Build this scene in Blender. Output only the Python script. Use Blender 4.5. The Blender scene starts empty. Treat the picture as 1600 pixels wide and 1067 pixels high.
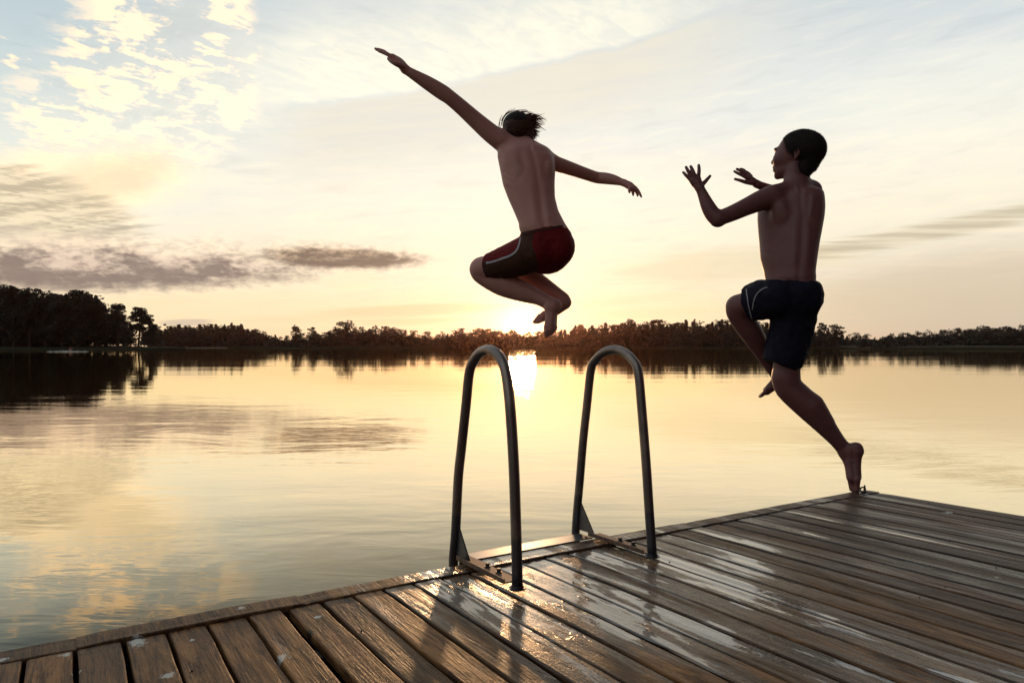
import bpy, bmesh, math, random
import numpy as np
from mathutils import Vector, Matrix, noise as mnoise
from mathutils.bvhtree import BVHTree

C = bpy.context.scene.collection
sc = bpy.context.scene
rnd = random.Random(7)
R = math.radians

# ------------------------------------------------------------------ camera
F = 1092.0                 # focal length in photo pixels (photo is 1600 wide)
HZ = 542.0                 # horizon row
H = 0.65                   # eye height above the decking
ZC = 1.05                  # eye height above the water
cam_d = bpy.data.cameras.new('camera'); cam = bpy.data.objects.new('camera', cam_d); C.objects.link(cam)
cam.location = (0, 0, ZC); cam.rotation_euler = (R(90), 0, 0)
cam_d.sensor_width = 36; cam_d.lens = F * 36 / 1600
cam_d.shift_y = (HZ - 533.5) / 1600
cam_d.clip_start = 0.05; cam_d.clip_end = 20000
sc.camera = cam

def P(x, y, d):            # point seen at photo pixel (x, y), d metres ahead of the eye
    return Vector(((x - 800) / F * d, d, ZC - (y - HZ) / F * d))
def PN(x, y, d): return np.array(P(x, y, d))

# ------------------------------------------------------------------ exposure
sc.view_settings.view_transform = 'Standard'; sc.view_settings.look = 'None'
sc.view_settings.exposure = 0.0; sc.view_settings.gamma = 1.0
SUN_AZ = math.atan((816 - 800) / F); SUN_EL = math.atan((HZ - 511) / F)

# ------------------------------------------------------------------ small node language
class X:
    nt = None
    def __init__(s, v): s.v = v
    @staticmethod
    def put(n, i, v):
        v = v.v if isinstance(v, X) else v
        if isinstance(v, bpy.types.NodeSocket): X.nt.links.new(v, n.inputs[i])
        else: n.inputs[i].default_value = v
    @staticmethod
    def m(op, *a, clamp=False):
        n = X.nt.nodes.new('ShaderNodeMath'); n.operation = op; n.use_clamp = clamp
        for i, v in enumerate(a): X.put(n, i, v)
        return X(n.outputs[0])
    def __add__(s, o): return X.m('ADD', s, o)
    __radd__ = __add__
    def __sub__(s, o): return X.m('SUBTRACT', s, o)
    def __rsub__(s, o): return X.m('SUBTRACT', o, s)
    def __mul__(s, o): return X.m('MULTIPLY', s, o)
    __rmul__ = __mul__
    def __truediv__(s, o): return X.m('DIVIDE', s, o)
    def __neg__(s): return X.m('MULTIPLY', s, -1.0)
    def pw(s, e): return X.m('POWER', s, e)
    def exp(s): return X.m('EXPONENT', s)
    def sqrt(s): return X.m('SQRT', s)
    def abs(s): return X.m('ABSOLUTE', s)
def sstep(v, a, b):        # smooth 0..1 as v goes a..b
    n = X.nt.nodes.new('ShaderNodeMapRange'); n.interpolation_type = 'SMOOTHSTEP'
    X.put(n, 0, v); n.inputs[1].default_value = a; n.inputs[2].default_value = b
    return X(n.outputs[0])
def comb(x, y, z):
    n = X.nt.nodes.new('ShaderNodeCombineXYZ')
    for i, v in enumerate((x, y, z)): X.put(n, i, v)
    return X(n.outputs[0])
def sep(v):
    n = X.nt.nodes.new('ShaderNodeSeparateXYZ'); X.put(n, 0, v)
    return [X(o) for o in n.outputs]
def noise(vec, scale, detail=4, rough=.5, dist=0.0, w=None):
    n = X.nt.nodes.new('ShaderNodeTexNoise')
    if w is not None: n.noise_dimensions = '4D'; X.put(n, 'W', w)
    X.put(n, 'Vector', vec); n.inputs['Scale'].default_value = scale; n.inputs['Detail'].default_value = detail
    n.inputs['Roughness'].default_value = rough; n.inputs['Distortion'].default_value = dist
    return X(n.outputs['Fac'])
def cmix(f, a, b, blend='MIX'):
    n = X.nt.nodes.new('ShaderNodeMix'); n.data_type = 'RGBA'; n.blend_type = blend; n.clamp_factor = True
    X.put(n, 0, f)
    for i, v in ((6, a), (7, b)):
        if isinstance(v, tuple): v = (*v, 1.0)
        X.put(n, i, v)
    return X(n.outputs[2])
def cadd(a, b): return cmix(1.0, a, b, 'ADD')
def cscale(c, f):
    n = X.nt.nodes.new('ShaderNodeVectorMath'); n.operation = 'SCALE'
    X.put(n, 0, c if isinstance(c, X) else tuple(c)); X.put(n, 'Scale', f)
    return X(n.outputs[0])
def ramp(v, stops, interp='LINEAR'):
    n = X.nt.nodes.new('ShaderNodeValToRGB'); X.put(n, 0, v); cr = n.color_ramp; cr.interpolation = interp
    while len(cr.elements) < len(stops): cr.elements.new(.5)
    for e, (p, c) in zip(cr.elements, stops): e.position = p; e.color = (*c, 1) if len(c) == 3 else c
    return X(n.outputs[0])

# ------------------------------------------------------------------ world: evening sky with its clouds
W = bpy.data.worlds.new('World'); sc.world = W; W.use_nodes = True
X.nt = W.node_tree; W.node_tree.nodes.clear()
tc = X.nt.nodes.new('ShaderNodeTexCoord'); Dv = X(tc.outputs['Generated'])
dx, dy, dz = sep(Dv)
dzc = X.m('MAXIMUM', dz, 0.0)
az = X.m('ARCTAN2', dx, dy) * 57.29578
el = X.m('ARCSINE', dzc) * 57.29578
def pae(x, y):             # photo pixel -> azimuth, elevation in degrees
    u = (x - 800) / F; v = (HZ - y) / F
    return math.degrees(math.atan(u)), math.degrees(math.atan(v / math.hypot(1, u)))
sky = X.nt.nodes.new('ShaderNodeTexSky'); sky.sky_type = 'NISHITA'; sky.sun_disc = False
sky.sun_elevation = SUN_EL; sky.sun_rotation = SUN_AZ; sky.altitude = 20; sky.air_density = 1.0; sky.dust_density = 1.5
sd = Vector((math.sin(SUN_AZ) * math.cos(SUN_EL), math.cos(SUN_AZ) * math.cos(SUN_EL), math.sin(SUN_EL)))
dot = dx * sd.x + dy * sd.y + dz * sd.z
ang = X.m('ARCCOSINE', X.m('MINIMUM', dot, 0.999999)) * 57.29578
# veil of lit air: colour by elevation, for the sunward half and the half behind the camera
e01 = el / 90.0
front = ramp(e01, [(0, (1.00, .74, .44)), (.03, (1.02, .83, .53)), (.07, (1.03, .90, .66)), (.13, (1.00, .92, .76)),
                   (.2, (.86, .87, .81)), (.29, (.70, .74, .73)), (.42, (.60, .57, .48)), (.7, (.13, .16, .21)), (1, (.08, .11, .17))], 'EASE')
back = ramp(e01, [(0, (.045, .020, .022)), (.1, (.052, .026, .028)), (.3, (.042, .028, .034)), (1, (.035, .035, .05))])
F01 = sstep(dot, .05, .74)
veil = cmix(F01, back, front)
left = sstep(az, -12., -34.) * sstep(el, 3., 17.)
veil = cmix(left * 0.9, veil, cmix(sstep(el, 10., 24.), (.84, .88, .80), (.49, .61, .665)))
right = sstep(az, 10., 36.)
veil = cmix(right * sstep(el, 12., 1.), veil, cmix(1.0, veil, (.66, .72, .90), 'MULTIPLY'))
veil = cmix(right * sstep(el, 10., 20.) * .6, veil, cmix(1.0, veil, (.80, .86, .95), 'MULTIPLY'))
col = cadd(veil, cscale(X(sky.outputs[0]), .004))
# cloud coordinates: a flat layer high above
inv = 1.0 / (1.0) 
k = X.m('DIVIDE', 1.0, dzc + .10)
px_, py_ = dx * k, dy * k
def rot(a, b, deg): 
    c, s = math.cos(R(deg)), math.sin(R(deg)); return a * c + b * s, b * c - a * s
nA = noise(comb(*rot(px_, py_, 32), 0.0), 3.2, 6, .62, .3)
r1, r2 = rot(px_, py_, -48)
nBand = noise(comb(r1 * .6, r2 * 1.25, 1.0), 5.2, 6, .62, .35)
nRip = noise(comb(r1 * 2.0, r2 * 1.0, 3.0), 9.0, 5, .62, .6)
r1, r2 = rot(px_, py_, -14)
nFan = noise(comb(*rot(px_, py_, 25), 11.0), 9.0, 4, .6, .3)
nStreak = noise(comb(r1 * .5, r2 * 3.0, 7.0), 3.0, 6, .58, .2)
nLump = noise(comb(az, el * 1.9, 0.0), .33, 6, .58, .15)
nPuf = noise(comb(az, el * 2.4, 2.0), 1.0, 6, .6, .3)
nB2 = nLump * .72 + nPuf * .28
nWarp = noise(comb(az, el, 5.0), .16, 4, .55) - .5
nCir = noise(comb(az * .35 + el * .5, el * 2.2 - az * .25, 6.0), .55, 7, .60, .5)
def blob(x0, y0, x1, y1, wid, soft=.5, na=.6, nn=None, p=2.0):   # soft streak from photo pixel 0 to 1, wid px half-thickness
    (a0, e0), (a1, e1) = pae(x0, y0), pae(x1, y1)
    L = math.hypot(a1 - a0, e1 - e0); ux, uy = (a1 - a0) / L, (e1 - e0) / L
    ca, ce = (a0 + a1) / 2, (e0 + e1) / 2; wd = wid / F * 57.3
    u = ((az - ca) * ux + (el - ce) * uy) / (L / 2); v = ((el - ce) * ux - (az - ca) * uy) / wd
    r = (u * u + v * v).sqrt()
    nz = (nn if nn is not None else nLump)
    return sstep(r + (nz - .5) * (na * 2), 1 + soft / 2, 1 - soft / 2)
def side(x0, y0, x1, y1):  # signed degrees above the line through two photo pixels
    (a0, e0), (a1, e1) = pae(x0, y0), pae(x1, y1); L = math.hypot(a1 - a0, e1 - e0)
    ux, uy = (a1 - a0) / L, (e1 - e0) / L
    return (el - e0) * ux - (az - a0) * uy
cream = (2.05, 1.40, .76); gold = (1.6, 1.15, .70)
col = cmix(sstep(nCir, .50, .68) * sstep(el, 2.5, 6.0) * sstep(az, -34., -18.) * .38, col, cmix(1.0, col, (1.22, 1.14, 1.02), 'MULTIPLY'))
col = cmix(sstep(nCir, .47, .33) * sstep(el, 2.0, 5.0) * .5, col, cmix(1.0, col, (.88, .89, .90), 'MULTIPLY'))
# high thin sheet across the top, with a clear-cut lower edge
ups = side(400, 168, 1000, 58) + (nA - .5) * 1.0 + nWarp * 1.6
sheet = sstep(ups, -.25, .30) * sstep(ups, 7.5, 2.0) * sstep(az, -25., -15.) * sstep(az, 24., 4.)
col = cmix(sheet * (.45 + sstep(nRip, .35, .65) * .4), col, (1.12, 1.05, .84))
under = sstep(ups, .05, -.5) * sstep(ups, -8., -2.) * sstep(az, -22., -14.) * sstep(az, 24., 8.)
col = cmix(under * .8, col, cmix(sstep(nStreak, .35, .65), (.90, .83, .67), (.83, .79, .69)))
# rippled fan at top left
edge = sstep(az + nWarp * 3 + (nRip - .5) * 2.0, -19.6, -21.0)
fan = blob(110, 270, 385, -70, 92, 1.2, .6, nA) * edge
tex = sstep(nBand * .50 + nRip * .36 + nFan * .14, .468, .552)
col = cmix(fan * (tex * .86 + .06), col, cream)
col = cmix(fan * sstep(nBand, .44, .34) * .35, col, (.62, .66, .62))
fan2 = blob(130, 250, 430, 160, 50, 1.2, .6, nBand)
col = cmix(fan2 * (tex * .45 + .10), col, (1.10, 1.02, .82))
puffs = sstep(nLump * .7 + nFan * .3, .57, .63) * sstep(az, -26., -29.) * sstep(el, 10., 13.)
col = cmix(puffs * .75, col, gold)
# broad glow under the fan, then shaded streaks at the left
w1 = blob(-120, 325, 280, 268, 50, 1.0, .6, nA)
col = cmix(w1 * .8, col, (1.30, 1.02, .66))
w2 = blob(-220, 250, 215, 368, 46, .5, .45, nStreak)
w3 = blob(90, 300, 260, 262, 24, 1.4, .9, nB2)
col = cmix(w2 * .8, col, cmix(sstep(nRip * .5 + nStreak * .5, .42, .58), (.46, .39, .28), (.92, .78, .54)))
col = cmix(w3 * .5, col, (.78, .66, .44))
w4 = blob(-200, 355, 220, 398, 20, .7, .5, nStreak)
col = cmix(w4 * .6, col, (.72, .62, .46))
# long grey bank low on the left: lit rim, then body
b_r = blob(-260, 404, 470, 413, 38, .6, .75, nB2); b_b = blob(-260, 414, 455, 421, 25, .8, .85, nB2)
c_r = blob(388, 396, 660, 407, 22, .6, .62, nB2); c_b = blob(398, 399, 645, 406, 15, .7, .65, nB2)
col = cmix(X.m('MAXIMUM', b_r, c_r) * .75, col, cmix(sstep(nPuf, .38, .60), (.82, .66, .50), (1.15, .92, .66)))
sh_ = nPuf * .38 + nLump * .62 + (el - 6.2) * .085
col = cmix(b_b * .88, col, cmix(sstep(sh_, .40, .60), (.23, .17, .15), (.80, .62, .48)))
col = cmix(c_b * .92, col, cmix(sstep(nPuf * .45 + nLump * .35 + (el - 7.4) * .10, .34, .52), (.19, .135, .10), (.66, .46, .30)))
# thin bars over the sun side
for (a, b, c, d, wd, kk, cc) in ((500, 490, 800, 478, 9, .55, (.86, .62, .34)), (380, 500, 640, 496, 7, .4, (.95, .72, .42)), (250, 505, 330, 503, 5, .6, (.55, .47, .40)),
                                 (560, 505, 720, 500, 5, .4, (.95, .62, .30)), (500, 440, 600, 435, 14, .3, (1.0, .82, .52)), (900, 478, 1080, 460, 6, .45, (1.0, .80, .48)),
                                 (930, 492, 1120, 486, 7, .35, (1.0, .78, .44))):
    col = cmix(blob(a, b, c, d, wd, .8, .5, nStreak) * kk, col, cc)
# right-hand streak and the soft bank under it
s1 = blob(960, 428, 1330, 395, 24, .8, .5, nStreak); s2 = blob(1230, 402, 1760, 300, 12, .9, .6, nStreak); s3 = blob(1150, 370, 1700, 290, 30, .9, .55, nStreak)
col = cmix(s3 * .35, col, (.98, .92, .72))
col = cmix(s1 * .5, col, (.80, .68, .43)); col = cmix(s2 * .75, col, cmix(sstep(nStreak, .4, .6), (.56, .48, .34), (.80, .70, .50)))
s4 = blob(1240, 480, 1900, 420, 50, 1.0, .35, nStreak)
col = cmix(s4 * .6, col, (.72, .58, .40))
s5 = blob(1280, 180, 1760, 120, 60, 1.0, .6, nStreak)
col = cmix(s5 * .35, col, (1.1, 1.05, .85))
# glow round the sun
glow = cadd(cscale((.95, .72, .46), (-(ang / 8.0)).exp() * .26), cscale((1.0, .60, .25), (-(ang / 1.35)).exp() * 3.6))
core = sstep(ang, .75, .35) * 26.0
col = cadd(col, glow); col = cadd(col, cscale((1.0, .66, .28), core))
bg = X.nt.nodes.new('ShaderNodeBackground'); X.put(bg, 0, col); bg.inputs[1].default_value = 1.0
wo = X.nt.nodes.new('ShaderNodeOutputWorld'); X.nt.links.new(bg.outputs[0], wo.inputs[0])
W.cycles.sampling_method = 'MANUAL'; W.cycles.sample_map_resolution = 1024

# ------------------------------------------------------------------ sun
sl = bpy.data.lights.new('sun', 'SUN'); sl.energy = 2.1; sl.angle = R(2.2); sl.color = (1.0, .56, .26)
so = bpy.data.objects.new('sun', sl); C.objects.link(so)
so.rotation_euler = (-sd).to_track_quat('-Z', 'Y').to_euler(); so.location = (0, 30, 30)

# ------------------------------------------------------------------ material helper
def material(name):
    m = bpy.data.materials.new(name); m.use_nodes = True; X.nt = m.node_tree
    b = m.node_tree.nodes['Principled BSDF']
    return m, b
def bump(h, strength, dist=1.0, normal=None):
    n = X.nt.nodes.new('ShaderNodeBump'); X.put(n, 'Height', h); X.put(n, 'Strength', strength); X.put(n, 'Distance', dist)
    if normal is not None: X.put(n, 'Normal', normal)
    return X(n.outputs[0])
def objco():
    n = X.nt.nodes.new('ShaderNodeTexCoord'); return X(n.outputs['Object'])
def attr(name):
    n = X.nt.nodes.new('ShaderNodeAttribute'); n.attribute_name = name; return X(n.outputs['Fac'])

# ------------------------------------------------------------------ object helpers
def link(o, parent=None, label=None, cat=None, group=None, kind=None):
    C.objects.link(o)
    if parent is not None: o.parent = parent
    if label: o['label'] = label
    if cat: o['category'] = cat
    if group: o['group'] = group
    if kind: o['kind'] = kind
    return o
def empty(name, loc, label, cat, group=None, rot=None):
    o = bpy.data.objects.new(name, None); o.location = loc; o.empty_display_size = .1
    if rot is not None: o.rotation_euler = rot
    return link(o, None, label, cat, group)
def mesh_obj(name, verts, faces, mats, parent=None, smooth=False, **kw):
    me = bpy.data.meshes.new(name); me.from_pydata([tuple(v) for v in verts], [], [tuple(int(i) for i in f) for f in faces]); me.update()
    for m in (mats if isinstance(mats, (list, tuple)) else [mats]): me.materials.append(m)
    if smooth: me.polygons.foreach_set('use_smooth', [True] * len(me.polygons))
    o = bpy.data.objects.new(name, me); link(o, parent, **kw)
    if parent is not None: o.matrix_parent_inverse = Matrix.Identity(4)
    return o
class MB:
    def __init__(s): s.v = []; s.f = []
    def add(s, v, f):
        n = len(s.v); s.v += [tuple(p) for p in v]; s.f += [tuple(i + n for i in q) for q in f]
    def box(s, lo, hi, ch=0.0, M=None):
        bm = bmesh.new(); bmesh.ops.create_cube(bm, size=1)
        for v in bm.verts: v.co = Vector([(lo[i] + hi[i]) / 2 + v.co[i] * (hi[i] - lo[i]) for i in range(3)])
        if ch: bmesh.ops.bevel(bm, geom=bm.edges[:], offset=ch, segments=2, affect='EDGES', profile=.5)
        if M is not None: bmesh.ops.transform(bm, matrix=M, verts=bm.verts)
        s.add([v.co for v in bm.verts], [[v.index for v in f.verts] for f in (bm.verts.index_update() or bm.faces)]); bm.free()
    def prism(s, poly, d):          # polygon (3D points) thickened by vector d
        n = len(poly); a = [Vector(p) for p in poly]; b = [p + Vector(d) for p in a]
        s.add(a + b, [list(range(n))[::-1], list(range(n, 2 * n))] + [[i, (i + 1) % n, n + (i + 1) % n, n + i] for i in range(n)])
    def tube(s, pts, rad, seg=16, cap=True):
        pts = [Vector(p) for p in pts]; n = len(pts); vs = []; up = None
        for i, p in enumerate(pts):
            t = (pts[min(i + 1, n - 1)] - pts[max(i - 1, 0)]).normalized()
            if up is None: up = t.orthogonal().normalized()
            up = (up - t * up.dot(t)).normalized(); w = t.cross(up)
            r = rad[i] if isinstance(rad, (list, tuple)) else rad
            vs += [p + (up * math.cos(2 * math.pi * j / seg) + w * math.sin(2 * math.pi * j / seg)) * r for j in range(seg)]
        fs = [[i * seg + j, i * seg + (j + 1) % seg, (i + 1) * seg + (j + 1) % seg, (i + 1) * seg + j] for i in range(n - 1) for j in range(seg)]
        if cap: fs += [list(range(seg))[::-1], list(range((n - 1) * seg, n * seg))]
        s.add(vs, fs)
    def build(s, name, mats, parent=None, smooth=False, **kw): return mesh_obj(name, s.v, s.f, mats, parent, smooth, **kw)

def spline(pts, n):        # Catmull-Rom through points
    pts = [Vector(p) for p in pts]; q = [pts[0] * 2 - pts[1]] + pts + [pts[-1] * 2 - pts[-2]]; out = []
    for i in range(1, len(q) - 2):
        for j in range(n):
            t = j / n; a, b, c, d = q[i - 1], q[i], q[i + 1], q[i + 2]
            out.append(.5 * ((2 * b) + (c - a) * t + (2 * a - 5 * b + 4 * c - d) * t * t + (3 * b - a - 3 * c + d) * t ** 3))
    return out + [pts[-1]]

# ================================================================== WATER
m_water, b = material('lake_water')
g = X.nt.nodes.new('ShaderNodeNewGeometry'); pos = X(g.outputs['Position']); wx, wy, wz = sep(pos)
dist = (wx * wx + wy * wy).sqrt()
near = sstep(dist, 26., 3.)
n1 = noise(comb(wx * .55, wy * 1.0, 0.0), .9, 3, .5, .6)          # slow swell of the surface
n2 = noise(comb(wx * .5, wy * 1.5, 4.0), 3.6, 3, .55, .5)          # ripples running across
n3 = noise(comb(wx * .10, wy * .62, 9.0), .55, 4, .6, .3)          # long far ripples
calm = sstep(noise(comb(wx * .02, wy * .06, 2.0), 1.0, 2), .35, .62)
h = n1 * (.0085 * near + .0012) + n2 * (.0013 * near + .0005) + n3 * (.0036 + .0085 * calm)
nb = bump(h, 1.0, 1.0)
lw_ = X.nt.nodes.new('ShaderNodeLayerWeight'); lw_.inputs['Blend'].default_value = .5; X.put(lw_, 'Normal', nb)
fr_ = sstep(X(lw_.outputs['Facing']), .60, .895) * .94 + .05
gl_ = X.nt.nodes.new('ShaderNodeBsdfGlossy'); gl_.inputs['Roughness'].default_value = .02; X.put(gl_, 'Normal', nb); gl_.inputs['Color'].default_value = (1, .91, .72, 1)
X.put(b, 'Normal', nb); b.inputs['Specular IOR Level'].default_value = 0.0
X.put(b, 'Base Color', (.012, .018, .020, 1)); b.inputs['Roughness'].default_value = .6
ms_ = X.nt.nodes.new('ShaderNodeMixShader'); X.put(ms_, 0, fr_); X.nt.links.new(b.outputs[0], ms_.inputs[1]); X.nt.links.new(gl_.outputs[0], ms_.inputs[2])
X.nt.links.new(ms_.outputs[0], X.nt.nodes['Material Output'].inputs['Surface'])
mb = MB(); mb.add([(-4000, -60, 0), (4000, -60, 0), (4000, 3000, 0), (-4000, 3000, 0)], [(0, 1, 2, 3)])
mb.build('lake_water', m_water, kind='structure')
m_bed, b = material('lake_bed'); X.put(b, 'Base Color', cmix(noise(objco(), .3), (.04, .035, .025), (.08, .07, .05)))
mb = MB(); mb.add([(-4000, -60, -3), (4000, -60, -3), (4000, 6000, -3), (-4000, 6000, -3)], [(0, 1, 2, 3)])
mb.build('ground', m_bed, kind='structure')

# ================================================================== SHORES AND WOODS
m_bank, b = material('bank_earth'); X.put(b, 'Base Color', cmix(noise(objco(), .15, 5), (.025, .025, .016), (.05, .045, .028))); b.inputs['Roughness'].default_value = 1.0; b.inputs['Specular IOR Level'].default_value = 0.1
m_leaf, b = material('dark_foliage')
gi = X.nt.nodes.new('ShaderNodeNewGeometry')
X.put(b, 'Base Color', cmix(X(gi.outputs['Random Per Island']), (.018, .020, .016), (.034, .036, .024))); b.inputs['Roughness'].default_value = .8
m_leaf2, b = material('pine_foliage')
gi = X.nt.nodes.new('ShaderNodeNewGeometry')
X.put(b, 'Base Color', cmix(X(gi.outputs['Random Per Island']), (.018, .020, .017), (.036, .036, .026))); b.inputs['Roughness'].default_value = .8
m_bark, b = material('bark'); X.put(b, 'Base Color', cmix(noise(objco(), 2.0, 5), (.03, .022, .018), (.065, .042, .030))); b.inputs['Roughness'].default_value = .9
m_reed, b = material('reed'); X.put(b, 'Base Color', cmix(noise(objco(), .4, 4), (.03, .032, .018), (.06, .058, .032))); b.inputs['Roughness'].default_value = .9

def pxx(x, d): return (x - 800) / F * d
def pzz(y, d): return ZC - (y - HZ) / F * d
def bank(name, xs, d0, d1, hh, seed):       # low land from distance d0 back to d1
    rr = random.Random(seed); v = []; f = []
    n = len(xs)
    rows = [(0, -.4), (.0, .12), (.03, .5), (.2, 1), (1, 1.4)]
    for (q, hz_) in rows:
        for i, x in enumerate(xs):
            d = d0[i] + (d1[i] - d0[i]) * q + rr.uniform(-1, 1) * (1.5 if q < .1 else 8)
            v.append((pxx(x, d0[i]) * (1 if q < .5 else d / d0[i]), d, hz_ if hz_ < .2 else hh[i] * hz_ * rr.uniform(.8, 1.2)))
    for r_ in range(len(rows) - 1):
        for i in range(n - 1): f.append((r_ * n + i, r_ * n + i + 1, (r_ + 1) * n + i + 1, (r_ + 1) * n + i))
    return mesh_obj(name, v, f, m_bank, smooth=True, kind='structure')
xsA = [-700, -500, -300, -150, 0, 60, 120, 180, 230, 262, 285]
bank('left_shore', xsA, [215, 222, 226, 230, 234, 236, 236, 238, 242, 250, 262], [420] * 9 + [330, 275], [3, 3, 2.6, 2.2, 1.6, 1.5, 1.3, 1.1, .8, .5, .3], 1)
xsB = list(range(200, 1400, 40)) + [1420]
bank('far_shore', xsB, [455 + 12 * math.sin(x * .013) - (25 if 430 < x < 620 else 0) + (x - 800) * .02 for x in xsB], [900] * len(xsB), [.7 for x in xsB], 2)
xsC = [1340, 1370, 1400, 1450, 1500, 1550, 1600, 1700, 1850, 2050, 2300]
bank('right_shore', xsC, [420, 400, 385, 370, 360, 350, 345, 335, 325, 320, 320], [520, 650, 700, 700, 700, 700, 700, 700, 700, 700, 700], [.5, 1, 1.4, 1.8, 2, 2, 2, 2, 2, 2, 2], 3)

def crown_cards(rr, clumps, n, size, flat=.6):
    """leaf clumps: small bent triangles scattered through each clump's volume"""
    V = []; Fc = []
    tot = sum(c[1] * c[1] * c[2] for c in clumps)
    for (c, r, rz) in clumps:
        kk = max(6, int(n * (r * r * rz) / tot))
        for _ in range(kk):
            while True:
                p = Vector((rr.uniform(-1, 1), rr.uniform(-1, 1), rr.uniform(-1, 1)))
                if p.length < 1: break
            p = p * (p.length ** -.35 if p.length > .05 else 1)
            if p.length > 1.12: p *= 1.12 / p.length
            q = Vector((c[0] + p.x * r, c[1] + p.y * r, c[2] + p.z * rz))
            s_ = size * rr.uniform(.5, 1.3)
            a = Vector((rr.uniform(-1, 1), rr.uniform(-1, 1), rr.uniform(-flat, flat))).normalized() * s_
            b_ = Vector((rr.uniform(-1, 1), rr.uniform(-1, 1), rr.uniform(-1, 1))).normalized() * s_ * .7
            i = len(V); V += [q - a * .5, q + a * .5, q + b_, q - b_ * .8]; Fc += [(i, i + 1, i + 2), (i, i + 3, i + 1)]
    return V, Fc
def tree_shape(kind, seed, n, size):         # unit height; returns (trunk MB, crown verts, faces)
    rr = random.Random(seed); t = MB(); cl = []
    lean = rr.uniform(-.03, .03)
    def tp(z): return Vector((lean * z + .012 * math.sin(z * 9 + seed), .01 * math.cos(z * 7 + seed), z))
    top = .93 if kind != 'spruce' else .98
    t.tube([tp(-.01 + top * i / 7) for i in range(8)], [.020 * (1 - .8 * i / 7) + .002 for i in range(8)], 7)
    if kind == 'spruce':
        z = .10
        while z < .98:
            w = .17 * (1 - z) ** .8 * rr.uniform(.75, 1.15) + .012
            for k_ in range(4):
                a = rr.uniform(0, 6.28); cl.append(((tp(z).x + math.cos(a) * w * .5, math.sin(a) * w * .5, z), w * .55, .028))
            z += .045
        cl.append(((tp(.97).x, 0, .97), .012, .03))
    elif kind == 'pine':
        z = rr.uniform(.34, .45)
        while z < .95:
            spread = .20 * math.sin(min(1, (z - .2) / .75) * 2.6) + .03
            for k_ in range(rr.choice((3, 4, 4))):
                a = rr.uniform(0, 6.28); q = rr.uniform(.35, 1.0) * spread
                c = Vector((tp(z).x + math.cos(a) * q, math.sin(a) * q, z + rr.uniform(-.01, .05)))
                t.tube([tp(z - .04), (tp(z - .02) + c) / 2, c], [.006, .004, .002], 4)
                cl.append((c, rr.uniform(.06, .11), rr.uniform(.035, .065)))
            z += rr.uniform(.05, .085)
        cl.append(((tp(.96).x, 0, .965), .05, .03))
    else:
        for k_ in range(22):
            z = .14 + .80 * ((k_ + rr.random()) / 22); m_ = .25 * math.sin((z - .04) / .98 * 3.0) ** .6
            a = rr.uniform(0, 6.28); q = rr.uniform(.2, .95) * m_
            c = Vector((tp(z).x + math.cos(a) * q, math.sin(a) * q, z))
            t.tube([tp(max(.05, z - .2)), (tp(max(.06, z - .08)) + c) / 2, c], [.009, .005, .002], 4)
            cl.append((c, rr.uniform(.07, .13), rr.uniform(.055, .10)))
    V, Fc = crown_cards(rr, cl, n, size)
    return t, V, Fc
_tm = {}
def tree(kind, seed, x, ytop, d, base, label, cat='tree', group=None, wide=1.0, n=2200, size=.026):
    key = (kind, seed, n)
    if key not in _tm:
        t, V, Fc = tree_shape(kind, seed, n, size)
        mt = bpy.data.meshes.new('trunk'); mt.from_pydata(t.v, [], t.f); mt.materials.append(m_bark)
        mc = bpy.data.meshes.new('crown'); mc.from_pydata([tuple(v) for v in V], [], Fc); mc.materials.append(m_leaf2 if kind == 'pine' else m_leaf)
        _tm[key] = (mt, mc)
    hh = pzz(ytop, d) - base
    name = {'pine': 'pine_tree', 'spruce': 'spruce_tree', 'broad': 'leafy_tree'}[kind]
    e = empty(name, (pxx(x, d), d, base), label, cat, group, (0, 0, seed * 1.3)); e.scale = (hh * wide, hh * wide, hh)
    for nm, me in zip(('trunk', 'crown'), _tm[key]):
        o = bpy.data.objects.new(nm, me); link(o, e)
    return e
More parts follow.
